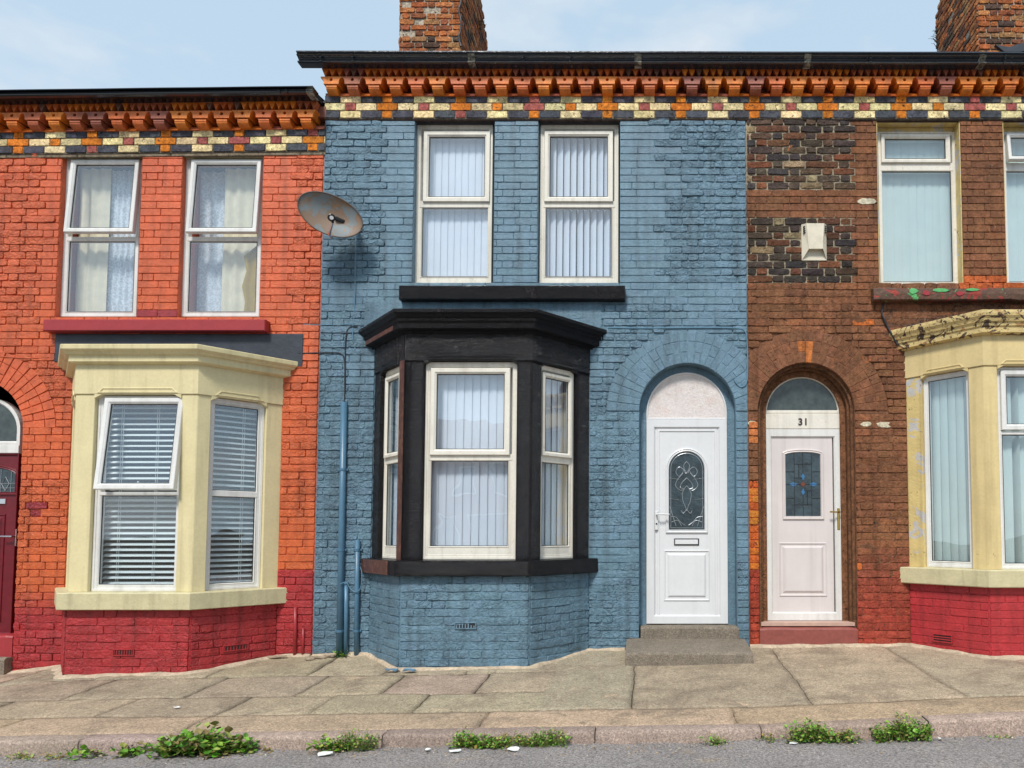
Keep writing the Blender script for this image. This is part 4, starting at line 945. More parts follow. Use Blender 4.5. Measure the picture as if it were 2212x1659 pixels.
bricks(mb, WF, XO0, XB0 - .004, -.3, zorc, st_or, [('r', *o1), ('r', *o2), ('r', BO.p[0][0], -1, BO.p[3][0], zt2 - .12), ('r', odc - odh, -1, odc + odh, ods), ('c', odc, ods, OVR)], phase=.1)
voussoirs(mb, WF, odc, ods, odh, OVR, lambda u, v: dict(c=jit(ORG, .05), rough=.18), 26)
mb.build('wall', MAS, org)
HS = .09
S2 = lambda py, h=0, px=690: W(px, py, -h)[1]
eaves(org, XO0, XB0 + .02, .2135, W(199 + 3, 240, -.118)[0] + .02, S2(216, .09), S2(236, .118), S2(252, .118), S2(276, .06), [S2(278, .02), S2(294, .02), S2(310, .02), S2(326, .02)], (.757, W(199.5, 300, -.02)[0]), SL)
gutter(org, XO0, XB0 - .02, S2(185, .25), S2(211, .17), .12, .25, GUC, .013, [W(x, 195, -.22)[0] for x in (606, 622)], [W(672, 195, -.22)[0]], xa=XO0)
roof(org, XO0, XB0, S2(188, .2) - .04)
room(org, XO0 + .1, XB0 - .1, -.2, S2(195), 2.65)
hO = -.07
for k, (fo_, s1, g2p, lace_side) in enumerate((((144, 346, 133, 306, 299), (178, 367, 300, 492), (160, 524, 298, 671), 0), ((403, 346, 394, 570, 562), (427, 365, 556, 491), (420, 522, 560, 670), 1))):
    a = (WF.uv(fo_[0], 350, hO)[0] + WF.uv(fo_[2], 680, hO)[0]) / 2; b = (WF.uv(fo_[3], 350, hO)[0] + WF.uv(fo_[4], 680, hO)[0]) / 2 + .0
    o = (a, WF.uv(300, 685, hO)[1], b, WF.uv(300, 345, hO)[1]); sw = .05
    tr = WF.uv(300, 513, hO)[1]
    g2 = (o[0] + .062, o[1] + .055, o[2] - .045, tr - .045); g1 = (o[0] + .125, tr + .06, o[2] - .035 - .02, o[3] - .075)
    wo = window(org, WF, o, hO, [g1, g2], PVC, .045, .05, [(g2[3] + .004, tr + .004)], tilts=[R(4.3), 0])
    q = (o[0] + .02, o[1] + .03, o[2] - .02, o[3] - .03); wd = q[2] - q[0]
    if k == 0:
        drape(wo, WF, (q[0] + wd * .42, q[1], q[2], q[3]), hO - .17, LACE, 'net_curtain', .012, 7)
        drape(wo, WF, (q[0] + .02, q[1], q[0] + wd * .46, q[3]), hO - .13, CUR, 'curtain', .015, 3)
    else:
        drape(wo, WF, (q[0], q[1], q[2], q[3]), hO - .2, LACE, 'net_curtain', .012, 7)
        drape(wo, WF, (q[0] + wd * .40, q[1], q[0] + wd * .86, q[3]), hO - .13, CUR, 'curtain', .015, 3)
        drape(wo, WF, (q[0] + wd * .78, q[1], q[2] + .03, q[3]), hO - .085, CUY, 'curtain', .012, 2, shape=lambda t, q=q, wd=wd: (q[0] + wd * (.74 + .03 * math.sin(t * 25) if t < .45 else .97), q[2]))
    lb = MB(); slab(lb, WF, rp((o[0] - .03, o[3] + .001, o[2] + .03, ozt + .02)), -.2, -.03, .003, (.34, .27, .17, 0)); lb.build('lintel', CRS, wo)
    rv = MB(); slab(rv, WF, rp((o[0] - .012, o[1], o[0] - .001, o[3])), -.11, -.02, .001); rv.build('frame_packing', PVC, wo)
mb = MB(); r = WF.rect(94, 690, 573, 715, .1); slab(mb, WF, rp((r[0], r[1], r[2], r[3])), -.1, .11, .008); mb.build('window_sill', RED, org)
# lead upstand on the wall over the bay
mb = MB(); r = WF.rect(118, 721, 654, 792, .02); slab(mb, WF, [(r[0], r[1] + .05), (r[2], r[1]), (r[2], r[3]), (r[0], r[3])], .0, .022, .004); mb.build('flashing', LEAD, org)
G1, G2_, G0 = BO.f[1], BO.f[2], BO.f[0]
op1 = (G1.uv(197, 1060, 0)[0] + .0, G1.uv(386, 1060, 0)[0]); op2 = (G2_.uv(450, 1060, 0)[0], G2_.uv(571, 1060, 0)[0]); op0 = (BO.L[0] - op2[1], BO.L[0] - op2[0])
H = zt2 - zc2
CP = [(-.12, zc2 - .002), (.02, zc2 - .002), (.06, zc2 + .012), (.066, zc2 + .018), (.066, zc2 + H * .42), (.072, zc2 + H * .46), (.090, zc2 + H * .50), (.100, zc2 + H * .60), (.122, zc2 + H * .68), (.130, zc2 + H * .74), (.132, zt2 - .006), (.126, zt2), (-.12, zt2 + .01)][::-1]
SP = [(-.13, zs2 - .155), (.075, zs2 - .155), (.08, zs2 - .149), (.08, zs2 - .008), (.072, zs2), (-.13, zs2 + .010)][::-1]
bay_body(org, BO, [op0, op1, op2], zs2 + .002, 0, 0, zc2, zl2, CP, SP, CRM, CRM, CRS, .07)
zb1, zt1 = zs2 + .006, zl2 - .004
h = -.055; a, b = op1
tr = G1.uv(300, 1064, h)[1]; g2 = (a + .065, zb1 + .06, b - .02, tr - .03); g1 = (a + .14, tr + .07, b - .045, zt1 - .085)
wo = window(org, G1, (a + .002, zb1, b - .002, zt1), h, [g1, g2], PVC, .05, .055, [(g2[3] + .004, tr + .006)], tilts=[R(6.5), 0])
venetian(wo, G1, (a + .03, zb1 + .05, b - .015, zt1 - .04), h - .10)
a, b = op2; g2 = (a + .012, zb1 + .06, b - .065, tr - .03); g1 = (a + .014, tr + .03, b - .06, zt1 - .06)
wo = window(org, G2_, (a + .002, zb1, b - .002, zt1), h, [g1, g2], PVC, .05, .05, [(g2[3] + .004, g1[1] - .004)], closed_sash=(False, False))
venetian(wo, G2_, (a + .005, zb1 + .05, b - .04, zt1 - .04), h - .08, cords=(.7,))
a, b = op0; g2 = (a + .06, zb1 + .06, b - .06, tr - .03); g1 = (a + .06, tr + .03, b - .06, zt1 - .06)
wo = window(org, G0, (a + .002, zb1, b - .002, zt1), h, [g1, g2], PVC, .05, .05, [(g2[3] + .004, g1[1] - .004)], closed_sash=(False, False))
venetian(wo, G0, (a + .04, zb1 + .05, b - .03, zt1 - .04), h - .10, cords=(.7,))
bay_bricks(org, BO, [.0], zs2 - .155, lambda u, v: dict(c=jit(RDP, .07), rough=.55, gap=.006, merge=.5, h=.006), RDP, ph=.05)
for bx, fr_ in (((246, 1403, 290, 1415), G1), ((482, 1393, 534, 1404), G2_)):
    mb = MB(); r = fr_.rect(*bx, .012); slab(mb, fr_, rp(r), -.01, .018, .001, (.05, .012, .012, 0)); ring(mb, fr_, rp(r), [(-.006, .0), (-.006, .026), (.002, .026), (.004, .004)], (*RDP, 0))
    for i in range(8):
        u = r[0] + (r[2] - r[0]) * (i + .5) / 8; slab(mb, fr_, rp((u - .006, r[1], u + .002, r[3] - .006)), .0, .024, .002, (*RDP, 0))
    mb.build('air_vent', MAS, org)
fillet(org, [(odc + odh, -.012), (BO.p[0][0], -.012), (BO.p[1][0] - .008, BO.p[1][1] - .014), (BO.p[2][0] + .008, BO.p[2][1] - .014), (BO.p[3][0], -.012), (XB0 - .01, -.012)], .05)
# door of the orange house
hd = -.16; fx = WF.uv(44, 1000, hd)[0]; fx0 = 2 * odc - fx
zfb = WF.uv(20, 1366, hd)[1]; ztr = WF.uv(20, 963, hd)[1]; ztr0 = WF.uv(20, 980, hd)[1]
outer = (fx0, zfb - .02, fx, ztr0); leaf = (fx0 + .02, zfb - .02, fx - .02, ztr0 - .02)
gx = WF.rect(-160, 1018, 42, 1064, hd); gx = (2 * odc - gx[2] + .03, gx[1], gx[2] - .03, gx[3])
gcx, ghw = (gx[0] + gx[2]) / 2, (gx[2] - gx[0]) / 2; gp = archp(gcx, ghw, gx[1], gx[3] - .03, 16, .08); mo = archp(gcx, ghw + .03, gx[1] - .03, gx[3] - .03, 16, .105)
low = (leaf[0] + .10, leaf[1] + .12, leaf[2] - .10, gx[1] - .22)
d, fo = door_common(org, WF, DRR, DRR, outer, leaf, hd, gp, GLD, mo, low)
mb = MB(); slab(mb, WF, rp((fx0, ztr0 + .002, fx, ztr)), hd - .05, hd + .03, .004); rr = fx - odc
ap = archp(odc, rr, ztr + .002, ods + .0, 24); ring(mb, WF, ap, [(0, hd - .05), (0, hd + .02), (.03, hd + .022), (.036, hd + .010), (.045, hd + .006), (.047, hd - .02)]); fl = mb.build('fanlight', PVC, org)
mb = MB(); slab(mb, WF, off(ap, .045), hd - .01, hd, .001); mb.build('pane', GLG, fl)
mb = MB(); hl = hd + .010
for y in (.33, .66): tube(mb, [WF.P(gx[0], gx[1] + .14 * y, hl), WF.P(gx[2], gx[1] + .14 * y, hl)], .003, 5)
for x in (-.85, -.5, .5, .85): tube(mb, [WF.P(gcx + x * ghw, gx[1], hl), WF.P(gcx + x * ghw, gx[3] + .02, hl)], .003, 5)
for s in (-1, 0, 1):
    q = gcx + s * ghw * .66; tube(mb, [WF.P(q, gx[1] + .02, hl), WF.P(q + .04, gx[1] + .09, hl), WF.P(q, gx[1] + .16, hl), WF.P(q - .04, gx[1] + .09, hl), WF.P(q, gx[1] + .02, hl)], .004, 5)
mb.build('leadwork', LED, d)
mb = MB(); r = WF.rect(-60, 1077, 14, 1089, hd); slab(mb, WF, rp(r), hd, hd + .018, .004); mb.build('letterbox', CHR, d)
mb = MB(); u_, v_ = WF.uv(36, 1159, hd); slab(mb, WF, rp((u_ - .012, v_ - .1, u_ + .012, v_ + .08)), hd, hd + .02, .005); tube(mb, [WF.P(u_, v_, hd), WF.P(u_, v_, hd + .06), WF.P(u_ - .12, v_, hd + .065)], .009, 8); mb.build('handle', CHR, d)
step(org, odc - odh, odc + odh, -.02, .30, -.2, W(20, 1366, .14)[1] - .01, W(20, 1372, 0)[1], RED, 'threshold')
step(org, odc - odh - .05, odc + odh, -.10, .0, -.3, W(20, 1418, 0)[1], W(20, 1422, -.1)[1], CON)

# ================================================================== BROWN HOUSE
XR0, XR1 = XB1 + .001, 6.2; BRO = (.17, .075, .038); BRL = (.25, .10, .045)
brn = thing('terraced_house', 'right terraced house of peeling brown painted brick with yellow bay and pinkish white door', 'house', (3.2, 0, .35))
n1r = WF.rect(1896, 258, 2077, 617); n2r = WF.rect(2170, 258, 2351, 617)
n1r = (n1r[0], n1r[1], n1r[2], ztopw - .01); n2r = (n2r[0], n1r[1], n2r[2], ztopw - .01)
ndc = (W(1638, 1000)[0] + W(1847, 1000)[0]) / 2; ndh = (W(1847, 1000)[0] - W(1638, 1000)[0]) / 2; nds = W(1743, 784)[1] - ndh; ndz = .30
BN = Bay(3.70, .575, 1.09, .58)
zs3 = W(2130, 1232, -.66)[1]; zl3 = W(2140, 790, -.58)[1]; zc3 = W(2140, 722, -.62)[1]; zt3 = W(2140, 667, -.72)[1]
nh = (BN.p[0][0] + .13, zs3, BN.p[3][0] - .13, zl3 + .05)
mb = MB(); backing(mb, WF, XR0, XR1, -.2, ztopw + .01, [n1r, n2r, nh], [(ndc, ndh, ndz, nds)], (*BRO, .3))
ex1 = WF.rect(1614, 255, 1847, 413); ex2 = WF.rect(1614, 468, 1847, 614)
for q in (ex1, ex2): slab(mb, WF, rp((XR0 + .002, q[1], q[2], min(q[3], ztopw))), -.003, .003, .001, (.34, .285, .20, .6))
EXC = [(.085, .060, .048), (.065, .048, .042), (.11, .07, .045), (.055, .045, .045), (.15, .065, .035), (.085, .06, .045), (.07, .05, .045), (.10, .07, .05), (.34, .25, .14), (.22, .08, .04)]
zorl = (W(1625, 1042)[1], W(1625, 1230)[1])
slab(mb, WF, rp((ndc + ndh + .003, -.2, BN.p[0][0] + .02, 1.05)), -.01, .004, .001, (.24, .058, .035, .3)); slab(mb, WF, rp((XR0 + .003, zorl[1], ndc - ndh - .003, zorl[0])), -.01, .004, .001, (.46, .10, .03, .3)); slab(mb, WF, rp((XR0 + .003, -.2, ndc - ndh - .003, zorl[1] - .001)), -.01, .004, .001, (.28, .05, .03, .3))
def st_br(u, v):
    for q in (ex1, ex2):
        if q[0] - .1 < u < q[2] + (rnd(-.05, .05)) and q[1] < v < q[3]:
            dull = .75 if q is ex2 else 1; return dict(c=jit(tuple(x * dull for x in random.choice(EXC)), .2), rough=1, gap=.011, merge=.05, h=.008)
    r_, mg, gap = .7, .2, .0065
    if v > n1r[1]: r_, mg, gap = .3, .1, .006
    c = BRO if v > 1.6 else None
    g = .5 + .9 * noise.noise(Vector((u * 2.2, v * 2.2, 9)))
    c = tuple(a + (b - a) * max(0, min(1, g)) for a, b in zip(BRO, BRL))
    if v < 1.45:
        k = min(1, (1.45 - v) / .7); c = tuple(a * (1 - k) + b * k for a, b in zip(c, (.30, .05, .03)))
    if u < ndc - ndh:
        if v < zorl[0]: c = random.choice([(.56, .15, .02), (.50, .10, .02), (.60, .20, .03)]) if v > zorl[1] else (.34, .05, .025)
        elif 2.3 < v < 2.65 and random.random() < .6: c = (.50, .16, .05)
    if random.random() < .004: c = (.50, .13, .03)
    if random.random() < .006: c = (.62, .55, .38)
    if u > n1r[2] and v < n1r[1] + .1 and v > n1r[1] - .02: c = (.48, .11, .03)
    return dict(c=jit(c, .13), rough=r_, gap=gap, merge=mg, h=.006)
NVR = ndh + .335
bricks(mb, WF, XR0 + .003, XR1, .15, ztopw, st_br, [('r', *n1r), ('r', *n2r), ('r', BN.p[0][0], -1, BN.p[3][0], zt3 - .1), ('r', ndc - ndh, -1, ndc + ndh, nds), ('c', ndc, nds, NVR)], phase=.02)
joint_fill(mb, ndc + ndh + .01, BN.p[0][0] - .005, 1.05, nds, BRO, .008)
joint_fill(mb, ndc + ndh + .01, BN.p[0][0] - .005, .2, 1.05, (.27, .065, .035), .0085)
joint_fill(mb, XR0 + .005, BN.p[0][0] - .06, nds + NVR + .01, n1r[1] - .01, BRO, .007)
arch_fill(mb, ndc, nds, ndh, NVR, (.215, .09, .045), (XR0 + .002, 99))
voussoirs(mb, WF, ndc, nds, ndh, NVR, lambda u, v: dict(c=jit((.20, .085, .042) if random.random() < .985 else (.50, .16, .04), .12), rough=.25), 26, lim=(XR0 + .003, 99))
# scars of bare plaster
for bx in ((1852, 429, 1893, 443), (1616, 909, 1636, 921), (1856, 911, 1884, 922), (1893, 911, 1930, 924), (1728, 432, 1700, 440)):
    r = WF.rect(*bx)
    if r[2] > r[0]:
        pl = [(r[0] + (r[2] - r[0]) * (.5 + .5 * math.cos(t)) + rnd(-.01, .01), r[1] + (r[3] - r[1]) * (.5 + .5 * math.sin(t)) + rnd(-.006, .006)) for t in [2 * math.pi * i / 9 for i in range(9)]]
        slab(mb, WF, pl, .0, .0155, .002, (.58, .52, .38, .3))
mb.build('wall', OLB, brn)
roof(brn, XB1, XR1, ZT(115, .2) - .03); room(brn, XR0 + .1, XR1, .2, ZT(120), 3.0)
hB = -.125
for i, nr in enumerate((n1r, n2r)):
    du = nr[0] - n1r[0]
    o = WF.rect(1898, 286, 2067, 617, hB); g1 = WF.rect(1911, 302, 2041, 345, hB); g2 = WF.rect(1903, 371, 2056, 609, hB)
    sh = lambda q: (q[0] + du, q[1], q[2] + du, q[3])
    o, g1, g2 = sh(o), sh(g1), sh(g2)
    wo = window(brn, WF, o, hB, [g1, g2], PVC if i else PVB, .04, .045, [(g2[3] + .004, g1[1] - .04)], tilts=[R(7) if i else 0, 0])
    vblind(wo, WF, (o[0] + .02, o[1] + .02, o[2] - .02, o[3] - .06), hB - .09, 6, .081, .089, BLG, gaps=())
    rv = MB(); ru = nr[2]
    slab(rv, Fr((ru, 0, 0), (0, 1, 0), (0, 0, 1), (-1, 0, 0)), rp((-.001, nr[1] + .02, .16, nr[3])), .0, .008, .002)
    slab(rv, Fr((nr[0], 0, 0), (0, -1, 0), (0, 0, 1), (1, 0, 0)), rp((-.16, nr[1] + .02, .001, nr[3])), .0, .008, .002)
    slab(rv, Fr((nr[0], 0, nr[3]), (1, 0, 0), (0, 1, 0), (0, 0, -1)), rp((.009, -.001, nr[2] - nr[0] - .009, .16)), .0, .010, .002)
    slab(rv, WF, rp((o[0] - .0, o[3] + .002, nr[2] - .009, nr[3] - .012)), -.16, -.12, .002)
    rv.build('window_reveal', YEL, wo)
mb = MB(); r = WF.rect(1887, 621, 2212, 648, .10); n = 40; vs = []
for i in range(n + 1):
    u = r[0] + (XR1 - r[0]) * i / n
    for h_, v in [(-.1, r[1]), (.09, r[1]), (.10, r[1] + .01), (.105, (r[1] + r[3]) / 2), (.10, r[3] - .012), (.085, r[3]), (-.1, r[3] + .012)]:
        k = .010 if h_ > 0 else 0
        vs.append(WF.P(u, v + k * noise.noise(Vector((u * 9, v * 20, 1))), h_ + k * noise.noise(Vector((u * 9, v * 20, 5)))))
mb.add(vs, [(i * 7 + j, (i + 1) * 7 + j, (i + 1) * 7 + j + 1, i * 7 + j + 1)[::-1] for i in range(n) for j in range(6)] + [tuple(range(6, -1, -1))]); sl = mb.build('window_sill', BSL, brn)
GRN = mat('green_paint_flake', (.10, .40, .13), .5, var=[(30, .15)], bump=(40, .003)); ORF = mat('orange_flake', (.55, .12, .03), .6, var=[(30, .3)], bump=(30, .006))
for bx, m_ in (((1960, 621, 1985, 636), GRN), ((2010, 622, 2052, 632), GRN), ((2085, 622, 2118, 630), GRN), ((2062, 628, 2085, 640), RED), ((2120, 604, 2140, 612), ORF), ((2090, 604, 2112, 616), ORF), ((1990, 626, 2012, 640), RED)):
    hh = .107 if bx[1] > 616 else .012; r = WF.rect(*bx, hh); fm = MB()
    pl = [(r[0] + (r[2] - r[0]) * (.5 + .5 * math.cos(t) * rnd(.7, 1)), r[1] + (r[3] - r[1]) * (.5 + .5 * math.sin(t) * rnd(.7, 1))) for t in [2 * math.pi * i / 7 for i in range(7)]]
    slab(fm, WF, pl, hh - .02, hh + .004, .002); fm.build('paint_flake', m_, sl)
# bay
Q0, Q1, Q2 = BN.f
op0 = (Q0.uv(1993, 1000, 0)[0], Q0.uv(2096, 1000, 0)[0]); op1 = (Q1.uv(2159, 1000, 0)[0], BN.L[1] - Q1.uv(2159, 1000, 0)[0]); op2 = (BN.L[0] - op0[1], BN.L[0] - op0[0])
H = zt3 - zc3
CP = [(-.12, zc3 - .002), (.03, zc3 - .002), (.07, zc3 + .012), (.072, zc3 + H * .30), (.085, zc3 + H * .34), (.090, zc3 + H * .48), (.105, zc3 + H * .52), (.112, zc3 + H * .62), (.130, zc3 + H * .74), (.134, zc3 + H * .86), (.132, zt3 - .006), (.12, zt3), (-.12, zt3 + .02)][::-1]
SP = [(-.13, zs3 - .158), (.075, zs3 - .158), (.08, zs3 - .15), (.08, zs3 - .008), (.072, zs3), (-.13, zs3 + .010)][::-1]
CRY = mat('pale_yellow_paint', (.66, .52, .25), .5, var=[(5, .06), (40, .04)], bump=(70, .002), patches=[(16, .69, .72, (.30, .20, .09))], streak=.35)
bay_body(brn, BN, [op0, op1, op2], zs3 + .002, 0, 0, zc3, zl3, CP, SP, CRY, YEC, CRS, .06, {'e0': YEL, 'frieze': CRY})
zb1, zt1 = zs3 + .006, zl3 - .004; h = -.055
a, b = op0; wo = window(brn, Q0, (a + .002, zb1, b - .002, zt1), h, [(a + .05, zb1 + .06, b - .02, zt1 - .05)], PVC, .045, .05, closed_sash=(False,))
vblind(wo, Q0, (a + .03, zb1 + .05, b - .01, zt1 - .04), h - .09, 8, .081, .089, BLG)
a, b = op1; tr = Q1.uv(2180, 933, h)[1]; g1 = (a + .10, tr + .07, b - .1, zt1 - .09); g2 = (a + .055, zb1 + .05, b - .05, tr - .03)
wo = window(brn, Q1, (a + .002, zb1, b - .002, zt1), h, [g1, g2], PVC, .045, .055, [(g2[3] + .004, tr + .004)], tilts=[0, 0], closed_sash=(True, False))
vblind(wo, Q1, (a + .03, zb1 + .05, b - .02, zt1 - .04), h - .10, 10, .081, .089, BLG, gaps=(2, 6))
a, b = op2; wo = window(brn, Q2, (a + .002, zb1, b - .002, zt1), h, [(a + .05, zb1 + .06, b - .05, zt1 - .05)], PVC, .045, .05, closed_sash=(False,))
vblind(wo, Q2, (a + .03, zb1 + .05, b - .03, zt1 - .04), h - .10, 8, .081, .089, BLG)
RD2 = (.41, .025, .03)
bay_bricks(brn, BN, [.22], zs3 - .158, lambda u, v: dict(c=jit(RD2, .06), rough=.2, gap=.006, merge=.35, h=.006), (.40, .03, .035), ph=.02)
mb = MB(); r = Q0.rect(2017, 1371, 2057, 1386, .012); slab(mb, Q0, rp(r), -.01, .018, .001, (.03, .01, .01, 0)); ring(mb, Q0, rp(r), [(-.006, .0), (-.006, .027), (.002, .027), (.004, .004)], (*RD2, 0))
for k in (.33, .66): v = r[1] + (r[3] - r[1]) * k; slab(mb, Q0, rp((r[0], v - .005, r[2], v + .004)), 0, .025, .002, (*RD2, 0))
mb.build('air_vent', MAS, brn)
# scarred render strip on wall beside the cornice
mb = MB(); r = WF.rect(1909, 652, 2212, 700); slab(mb, WF, rp((r[0], zt3 - .05, XR1, r[3])), 0, .013, .004, (.15, .075, .045, 1)); mb.build('render_band', OLD, brn)
# bent broken lead trim
fillet(brn, [(XR0, -.012), (BN.p[0][0], -.012), (BN.p[1][0] - .008, BN.p[1][1] - .014), (BN.p[2][0] + .008, BN.p[2][1] - .014), (BN.p[3][0], -.012)], .04)
# door 31
hd = -.20
outer = WF.rect(1650, 927.5, 1820.5, 1340, hd); leaf = WF.rect(1668, 943, 1800, 1336, hd); leaf = (leaf[0], outer[1] + .03, leaf[2], leaf[3])
g = WF.rect(1697, 978, 1771.7, 1115, hd); gc, gh = (g[0] + g[2]) / 2, (g[2] - g[0]) / 2
gp = archp(gc, gh, g[1], g[3] - .02, 14, .022); mo = archp(gc, gh + .036, g[1] - .036, g[3] - .005, 14, .045)
low = WF.rect(1683, 1172, 1786, 1288, hd)
d, fo = door_common(brn, WF, PVC, DRP, outer, leaf, hd, gp, GLD, mo, low)
mb = MB(); hl = hd + .0085; B2 = lambda x, y: WF.P(g[0] + x * (g[2] - g[0]), g[1] + y * (g[3] - g[1]), hl)
for p, q in (((.25, 0), (.25, 1)), ((.75, 0), (.75, .98)), ((.5, 0), (.5, .35)), ((.5, .65), (.5, 1)), ((.25, .82), (.75, .82)), ((.25, .86), (.25, .9)), ((0, .7), (.25, .7)), ((.75, .7), (1, .7)), ((.25, .6), (.5, .6)), ((.5, .4), (.75, .4)), ((0, .28), (.25, .28)), ((.25, .18), (.75, .18)), ((.75, .28), (1, .28)), ((0, .5), (1, .5)), ((.38, .82), (.38, .6)), ((.62, .4), (.62, .18))):
    tube(mb, [B2(*p), B2(*q)], .0032, 5)
mb.build('leadwork', LEDD, d)
BGL = mat('blue_glass', (.04, .16, .34), .15); RGL = mat('red_brown_glass', (.16, .04, .02), .15)
for s, cen in (((.13, .035), (.22, .5)), ((.13, .035), (.80, .5)), ((.055, .06), (.5, .62)), ((.055, .06), (.5, .38))):
    mb = MB(); cu, cv = g[0] + cen[0] * (g[2] - g[0]), g[1] + cen[1] * (g[3] - g[1]); a, b = s[0] * (g[2] - g[0]), s[1] * (g[3] - g[1]) * 1.0
    slab(mb, WF, [(cu - a, cv), (cu, cv - b), (cu + a, cv), (cu, cv + b)], hd + .004, hd + .0105, .001); mb.build('coloured_glass', BGL, d)
mb = MB(); cu, cv = gc, (g[1] + g[3]) / 2; slab(mb, WF, [(cu - .028, cv), (cu, cv - .028), (cu + .028, cv), (cu, cv + .028)], hd + .004, hd + .012, .001); mb.build('coloured_glass', RGL, d)
mb = MB(); u_, v_ = WF.uv(1811, 1118, hd + .02); slab(mb, WF, rp((u_ - .014, v_ - .125, u_ + .014, v_ + .095)), hd + .015, hd + .032, .006)
tube(mb, [WF.P(u_, v_ + .055, hd + .02), WF.P(u_, v_ + .055, hd + .07), WF.P(u_ - .02, v_ + .055, hd + .078), WF.P(u_ - .10, v_ + .058, hd + .076)], .009, 8); mb.build('handle', BRS, d)
# transom panel and number
tp = WF.rect(1650, 895, 1820.5, 925, hd); mb = MB(); slab(mb, WF, rp((tp[0], outer[3] + .002, tp[2], tp[3])), hd - .05, hd + .026, .004); tpo = mb.build('number_panel', PVB, brn)
NUM = mat('dark_number', (.05, .035, .035), .4)
cu_ = bpy.data.curves.new('house_number', 'FONT'); cu_.body = '31'; cu_.size = .098; cu_.align_x = 'CENTER'; cu_.extrude = .003; cu_.space_character = 1.15; cu_.offset = .003
to = bpy.data.objects.new('house_number', cu_); col.objects.link(to); bpy.context.view_layer.update()
me = bpy.data.meshes.new_from_object(to); bpy.data.objects.remove(to); no = bpy.data.objects.new('house_number', me); col.objects.link(no); me.materials.clear(); me.materials.append(NUM)
q = WF.uv(1735, 918, hd + .03); no.location = WF.P(q[0], q[1], hd + .028); no.rotation_euler = (R(90), 0, 0)
bpy.context.view_layer.update(); mw = no.matrix_world.copy(); no.parent = tpo; no.matrix_world = mw
fc, fh = (outer[0] + outer[2]) / 2, (outer[2] - outer[0]) / 2; zft = W(1735, 809, .2)[1]
mb = MB(); v0 = tp[3] + .002; ap = archp(fc, fh, v0, v0 + .01, 24, zft - v0 - .01); ring(mb, WF, ap, [(0, hd - .05), (0, hd + .016), (.012, hd + .02), (.034, hd + .018), (.040, hd + .006), (.042, hd - .02)]); fl = mb.build('fanlight', PVB, brn)
mb = MB(); slab(mb, WF, off(ap, .04), hd - .01, hd, .001); mb.build('pane', GLG, fl)
# stepped brown mouldings of the reveal
rv = MB()
for k, (e0, e1, hh) in enumerate(((.0, .028, -.035), (.028, .050, -.085), (.050, .105, -.15))):
    po = archp(ndc, ndh - e0 - .001, ndz + .02, nds, 24); pi = archp(ndc, ndh - e1, ndz + .02, nds, 24); n_ = len(po); cc = (*jit(BRO, .1), .3)
    rv.add([WF.P(a, b, hh) for a, b in po] + [WF.P(a, b, hh) for a, b in pi] + [WF.P(a, b, hh - .06) for a, b in pi], [f for i in range(1, n_) for f in ((i, (i + 1) % n_, n_ + (i + 1) % n_, n_ + i), (n_ + i, n_ + (i + 1) % n_, 2 * n_ + (i + 1) % n_, 2 * n_ + i))], cc)
rv.build('door_reveal', OLD, brn)
step(brn, ndc - ndh + .0, ndc + ndh, -.015, .30, .2, W(1743, 1342, .18)[1], W(1743, 1356, 0)[1], CONR, 'threshold')
mb = MB(); slab(mb, Fr((0, 0, W(1743, 1342, .18)[1] + .003), (1, 0, 0), (0, 1, 0), (0, 0, 1)), rp((ndc - ndh + .02, .02, ndc + ndh - .02, .17)), -.03, .004, .002); mb.build('threshold_top', CONP, brn)
ch2 = chimney(brn, W(2113, 90, Yc)[0], W(2330, 90, Yc)[0], Yc, Yc + 1.4, Yc + .85, 6.8, W(2021, 40, Yc + 1.4)[1], W(2030, -30, Yc + .9)[1] + .4, -1)
# torn flashing on the right chimney foot
mb = MB(); f_ = Fr((0, Yc, 0)); pts = [f_.uv(x, y, .05) for x, y in ((2150, 96), (2180, 101), (2212, 92), (2240, 96), (2240, 103), (2205, 112), (2170, 112))]
slab(mb, f_, pts[::-1], .0, .05, .004); mb.build('flashing', LEAD, ch2)
tm = MB()
for q in range(14):
    x_, z_ = W(2012 + rnd(-6, 8), 70 + q * 2.2 + rnd(-8, 8), Yc + 1.35); tube(tm, [(x_ + .12, Yc + 1.35, z_ - .02), (x_ + .04, Yc + 1.3, z_ + rnd(-.02, .05)), (x_ - rnd(0, .06), Yc + 1.28, z_ + rnd(-.06, .06))], [.006, .004, .002], 4, (.05, .05, .03, 0))
tm.build('chimney_weed', LEAF, ch2)
tm = MB()
for q in range(16):
    x_, z_ = W(1040 + rnd(-4, 10), 52 + rnd(-12, 12), Yc + .9); tube(tm, [(x_ - .1, Yc + .9, z_ - .02), (x_, Yc + .9, z_), (x_ + rnd(0, .05), Yc + .88, z_ + rnd(-.05, .05))], [.006, .004, .002], 4, (.03, .03, .02, 0))
tm.build('chimney_weed', LEAF, ch1)

